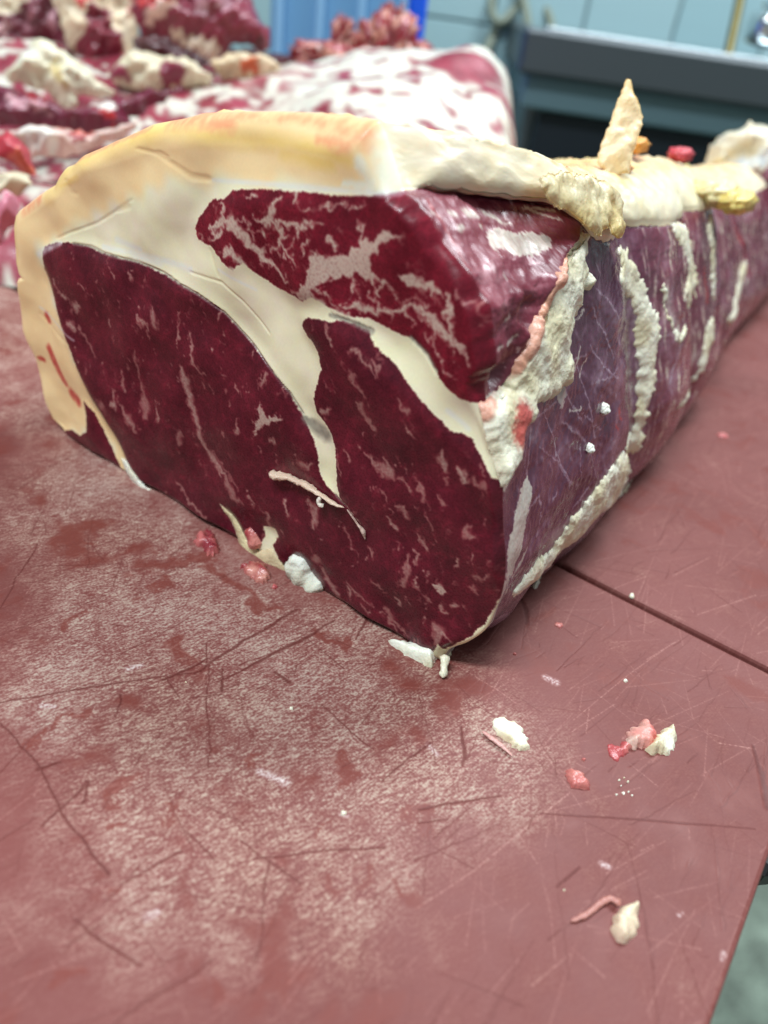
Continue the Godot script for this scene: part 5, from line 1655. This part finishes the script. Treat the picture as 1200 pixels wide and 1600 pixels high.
# ---------------------------------------------------------------- more meat behind
func build_background_meat() -> void:
	var fat := lin(214, 212, 198)
	var cream := lin(218, 206, 172)
	var lean := lin(120, 34, 48)
	# the slab of ribs: a long mound with torn fat over lean
	var slab_at := Vector3(-0.11853, 0.07261, -0.89179)
	var dark := Vector2(0.01486, -0.81316)
	var slab_tint := func(p: Vector2, h: float) -> Color:
		var k := noise_b.get_noise_2d(p.x * 60, p.y * 75) * 1.0 + noise_a.get_noise_2d(p.x * 60, p.y * 80) * 0.45 + noise_a.get_noise_2d(p.x * 190, p.y * 190) * 0.25
		var m := smoothstep(-0.4, -0.2, k)
		var d := ((p - dark) * Vector2(1.0, 1.5)).length() + noise_b.get_noise_2d(p.x * 80, p.y * 80) * 0.02
		m *= smoothstep(0.03, 0.05, d) * maxf(smoothstep(-0.2, -0.11, p.x + noise_b.get_noise_2d(p.x * 50 + 9, p.y * 50) * 0.05), smoothstep(-0.02, 0.1, noise_b.get_noise_2d(p.x * 95 + 30, p.y * 95)))
		return lin(126, 40, 56).lerp(lin(160, 66, 84), clampf(0.5 + noise_b.get_noise_2d(p.x * 90, p.y * 90), 0, 1)).lerp(fat, m)
	var slab_map := func(p: Vector2) -> Array:
		var rise := lerpf(0.036 + 0.03 * smoothstep(-0.2, 0.0, p.x), 0.068 + 0.085 * smoothstep(-0.34, 0.0, p.x), smoothstep(-0.52, -0.86, p.y)) + 0.036 * smoothstep(-0.7, -0.8, p.y) * (1.0 - smoothstep(-0.34, -0.1, p.x)) + noise_b.get_noise_2d(p.x * 40, p.y * 40) * 0.007 + noise_c.get_noise_2d(p.x * 60, p.y * 60) * 0.008
		return [Vector3(p.x, 0.001, p.y), Vector3.UP * rise]
	var ribs := thing("beef_rib_slab", "long slab of white fat and lean lying behind the loin", "beef slab")
	add("slab_body", slab_mesh(slab_map, slab_tint), M.fat, ribs)
	var torn := meat_tint(0.35, lin(140, 40, 54), lin(226, 170, 150), Vector3(1, 1, 1), 2.0)
	for z in [[Vector3(-0.09024, 0.14303, -0.99116), Vector3(0.020, 0.018, 0.018), 4], [Vector3(-0.06825, 0.14984, -0.98373), Vector3(0.020, 0.024, 0.018), 5], [Vector3(-0.12898, 0.14266, -1.00318), Vector3(0.011, 0.018, 0.012), 6], [Vector3(-0.15879, 0.12066, -0.98749), Vector3(0.022, 0.014, 0.02), 8], [Vector3(-0.11372, 0.12590, -0.95438), Vector3(0.034, 0.012, 0.02), 9], [Vector3(-0.04269, 0.13913, -0.98838), Vector3(0.014, 0.012, 0.014), 10]]:
		add("torn_lean", lump(z[1], 0.8, 1.7, z[2], torn, Basis(), 40), M.wet, ribs).position = z[0]
	chunk("beef_chunk", "big slab of dark marbled beef with a cream corner, farthest left in the pile", "beef", "meat heaped behind the loin", Vector3(-0.45994, 0.10816, -0.91715), Vector3(0.91901, -0.20420, -0.33721), Vector3(0.00000, 0.85539, -0.51799), pts([-513, 387, 396, 729, 394, 250, 360, -51, 103, -71, -15, -288, -252, -435, -429, -508]), lin(96, 28, 44), [[lin(214, 200, 172), pts([-513, 387, 11, 584, 5, 260, -178, 87, -473, -45])], [lin(176, 120, 132), pts([-58, 8, 43, 395, 93, 400, 6, 4])], [lin(180, 130, 140), pts([152, 204, 216, 268, 262, 135, 190, 82])], [lin(190, 150, 150), pts([-342, -145, -206, -17, -164, -56, -302, -231])]])
	chunk("beef_chunk", "upright slab of cream fat and dark red lean left of the glossy chunk", "beef", "meat heaped behind the loin", Vector3(-0.36412, 0.12298, -0.86630), Vector3(0.93974, -0.17123, -0.29590), Vector3(0.00000, 0.86553, -0.50086), pts([-495, 361, 339, 641, 412, 95, 342, -196, 180, -213, 32, -340, -128, -275, -265, -179, -375, 95]), lin(218, 200, 170), [[lin(186, 66, 66), pts([-274, 404, -76, 470, -78, 191, -174, 117])], [lin(116, 28, 46), pts([-91, 137, 35, 227, 143, 137, 138, 9, 284, -9, 267, -142, 88, -285, -99, -266, -171, -150, -98, -34])], [lin(200, 150, 130), pts([249, 548, 322, 572, 343, 264, 288, 183])]])
	chunk("beef_chunk", "glossy purple red beef chunk overhanging the slab in the middle", "beef", "meat heaped behind the loin", Vector3(-0.23900, 0.14201, -0.84303), Vector3(0.97021, -0.11471, -0.21339), Vector3(-0.00000, 0.88081, -0.47347), pts([-770, 262, 285, 545, 424, 286, 560, 165, 590, 28, 534, -83, 415, -52, 263, -48, 153, -178, 5, -238, -154, -200, -341, -159, -493, -139, -638, -176, -725, -13]), lin(128, 38, 60), [[lin(196, 66, 66), pts([-740, 258, -243, 392, -299, 127, -537, 1, -668, 2])], [lin(224, 190, 178), pts([-628, -45, -413, 68, -327, 102, -402, -40, -584, -127])], [lin(226, 208, 188), pts([-373, -85, -165, -103, 21, -115, 159, -122, 47, -228, -153, -206, -364, -165])], [lin(184, 138, 150), pts([-191, 138, -130, 24, -18, 17, -53, 103, -126, 213])], [lin(184, 138, 150), pts([18, 345, 181, 223, 155, 121, 20, 116, 75, 225])], [lin(84, 22, 36), pts([237, -37, 534, 14, 534, -83, 320, -100])]])  # last patch: shade under its overhang, painted into the colour
	chunk("beef_trimming", "dark added piece standing in for the shadow under the glossy chunk", "beef", "meat heaped behind the loin", Vector3(-0.30031, 0.08988, -0.89183), Vector3(0.96080, -0.14291, -0.23757), Vector3(0.00000, 0.85691, -0.51547), pts([-1099, -50, -747, 167, -262, 425, 402, 471, 1243, 615, 1431, 207, 1244, -26, 495, -265, -350, -513, -914, -622, -1129, -355]), lin(70, 20, 26), [])  # dark filler added where only shade lies beneath the chunk above
	chunk("fat_chunk", "wedge shaped lump of cream fat on the left of the pile", "fat", "meat heaped behind the loin", Vector3(-0.34069, 0.09903, -0.71411), Vector3(0.92812, -0.20157, -0.31298), Vector3(0.00000, 0.84073, -0.54145), pts([-398, -95, -315, 8, -214, 260, -159, 307, 42, 252, 320, 124, 500, 66, 418, -23, 216, -73, 189, -199, 68, -193, -44, -119, -216, -165, -342, -152]), lin(222, 216, 190), [[lin(208, 190, 138), pts([-26, 129, 58, 25, 118, -88, 55, -86, -41, 31])], [lin(226, 226, 216), pts([-329, -50, -205, 177, -152, 162, -233, -18])]])
	chunk("fat_chunk", "pale fat lump with a red core under the glossy chunk", "fat", "meat heaped behind the loin", Vector3(-0.27386, 0.10603, -0.78052), Vector3(0.95761, -0.14827, -0.24698), Vector3(-0.00000, 0.85736, -0.51472), pts([-448, -103, -343, 7, -182, 146, -13, 224, 247, 199, 509, 119, 483, 35, 252, -83, 54, -149, -171, -200, -343, -189]), lin(218, 208, 180), [[lin(128, 42, 64), pts([27, 31, 93, 114, 208, 82, 294, 12, 230, -95, 77, -143])], [lin(150, 60, 88), pts([-443, -102, -332, -41, -298, -90, -207, -87, -234, -153, -374, -169])]])
	chunk("fat_chunk", "small cream and orange fat lump right of the red cored lump", "fat", "meat heaped behind the loin", Vector3(-0.19672, 0.11950, -0.81469), Vector3(0.97859, -0.10110, -0.17929), Vector3(-0.00000, 0.87107, -0.49117), pts([-333, -58, -213, 47, 24, 110, 280, 141, 324, 44, 113, -107, -186, -177]), lin(218, 198, 164), [[lin(194, 94, 54), pts([-47, -8, 90, 25, 125, -56, -16, -113])]])
	chunk("beef_trimming", "dark purple trimming with a white and red corner across the left pile", "beef", "meat heaped behind the loin", Vector3(-0.29393, 0.08748, -0.65673), Vector3(0.93732, -0.19403, -0.28945), Vector3(0.00000, 0.83064, -0.55681), pts([-650, 2, -427, 55, -236, 36, -88, 1, 10, 1, 471, 325, 790, 380, 540, 202, 365, 82, 403, -56, 130, -172, -155, -233, -387, -279, -615, -299]), lin(112, 38, 60), [[lin(150, 30, 40), pts([-478, 13, -328, 11, -222, -1, -366, -63])], [lin(190, 142, 150), pts([-516, -55, -319, -63, -209, -110, -400, -170, -529, -135])], [lin(234, 228, 218), pts([36, 103, 166, 130, 246, 60, 274, -5, 158, 1, 60, 27])], [lin(190, 48, 54), pts([99, -2, 294, -4, 288, -70, 160, -89])]])
	chunk("beef_trimming", "flat pink and white trimming close behind the top left of the loin", "beef", "meat heaped behind the loin", Vector3(-0.28399, 0.07611, -0.58721), Vector3(0.93086, -0.21345, -0.29655), Vector3(0.00000, 0.81162, -0.58419), pts([-430, -21, -223, 25, 31, 86, 288, 201, 545, 283, 443, 163, 151, -61, 28, -150, -110, -170, -241, -163, -410, -166]), lin(224, 194, 184), [[lin(234, 230, 220), pts([-225, -24, -47, 11, 32, -16, -4, -111, -112, -156, -236, -104])], [lin(150, 40, 50), pts([55, 45, 216, 128, 199, 48, 84, -4])], [lin(212, 126, 116), pts([-146, 27, 243, 196, 346, 186, 35, 58])]])
	chunk("beef_trimming", "bright red wedge of lean at the left edge of the photo", "beef", "meat heaped behind the loin", Vector3(-0.28573, 0.07504, -0.52503), Vector3(0.91767, -0.24071, -0.31614), Vector3(0.00000, 0.79562, -0.60579), pts([-141, 86, -70, 134, 14, 97, 113, -4, 151, -96, 84, -105, -22, -64, -121, -50]), lin(190, 60, 74), [[lin(216, 110, 88), pts([-19, -5, 112, -27, 142, -94, 39, -102])]])
	chunk("fat_chunk", "cream fat lump low at the left edge, beside the loin", "fat", "meat heaped behind the loin", Vector3(-0.26966, 0.06560, -0.48759), Vector3(0.91838, -0.24807, -0.30830), Vector3(-0.00000, 0.77911, -0.62689), pts([-131, 69, -15, 89, 81, 102, 124, 25, 66, -43, -23, -99, -98, -142]), lin(222, 210, 180), [])
	chunk("fat_chunk", "pink lump lowest of all at the left edge", "fat", "meat heaped behind the loin", Vector3(-0.26245, 0.05417, -0.46101), Vector3(0.91765, -0.25796, -0.30229), Vector3(0.00000, 0.76068, -0.64913), pts([-95, 88, 11, 147, 64, 119, 54, 26, 9, -159, -42, -218]), lin(212, 126, 146), [[lin(228, 190, 190), pts([-95, 88, 11, 147, 46, 117, -43, 39])]])
	chunk("beef_loin", "second raw beef loin with pale fat, cut off by the right edge", "beef loin", "", Vector3(0.26946, 0.11023, -0.72210), Vector3(0.95274, 0.15780, 0.25960), Vector3(0.00000, 0.85451, -0.51943), pts([-395, -54, -351, 126, -236, 260, -45, 354, 351, 392, 597, -472, 264, -268, -7, -177, -219, -155]), lin(226, 216, 190), [[lin(228, 232, 232), pts([-256, -62, 153, 89, 230, -8, -128, -136])], [lin(122, 70, 92), pts([-178, -149, 417, 7, 597, -472, 132, -393, -49, -234])]])


# a hunk of meat or fat: its own outline, thickness and patches of lean, fat and, on one, painted shade
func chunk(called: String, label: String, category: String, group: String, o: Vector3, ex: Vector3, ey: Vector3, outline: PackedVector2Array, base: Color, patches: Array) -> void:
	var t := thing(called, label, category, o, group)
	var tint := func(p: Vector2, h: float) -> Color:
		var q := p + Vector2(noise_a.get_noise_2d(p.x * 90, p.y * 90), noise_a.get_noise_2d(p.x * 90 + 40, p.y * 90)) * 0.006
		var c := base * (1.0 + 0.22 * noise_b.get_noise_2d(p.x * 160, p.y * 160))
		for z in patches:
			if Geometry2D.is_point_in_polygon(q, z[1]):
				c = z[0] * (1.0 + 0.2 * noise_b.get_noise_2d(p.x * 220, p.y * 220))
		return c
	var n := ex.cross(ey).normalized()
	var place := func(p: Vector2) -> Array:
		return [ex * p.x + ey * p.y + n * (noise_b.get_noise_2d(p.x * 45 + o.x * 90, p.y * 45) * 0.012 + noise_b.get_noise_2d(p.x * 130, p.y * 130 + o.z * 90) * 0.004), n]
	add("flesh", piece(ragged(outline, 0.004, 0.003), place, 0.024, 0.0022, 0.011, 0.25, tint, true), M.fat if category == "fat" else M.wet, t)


func slab_mesh(place: Callable, tint: Callable) -> ArrayMesh:
	var poly := pts([841, -7053, 851, -9086, 848, -11344, 746, -15047, 510, -17764])
	poly.append_array(PackedVector2Array([Vector2(0.05, -0.98), Vector2(-0.2, -1.0), Vector2(-0.6, -1.0), Vector2(-0.62, -0.75), Vector2(-0.47, -0.5), Vector2(-0.3, -0.47), Vector2(-0.1, -0.56), Vector2(0.02, -0.56)]))
	return piece(ragged(poly, 0.012, 0.005), place, 1.0, 0.006, 0.012, 0.0, tint)
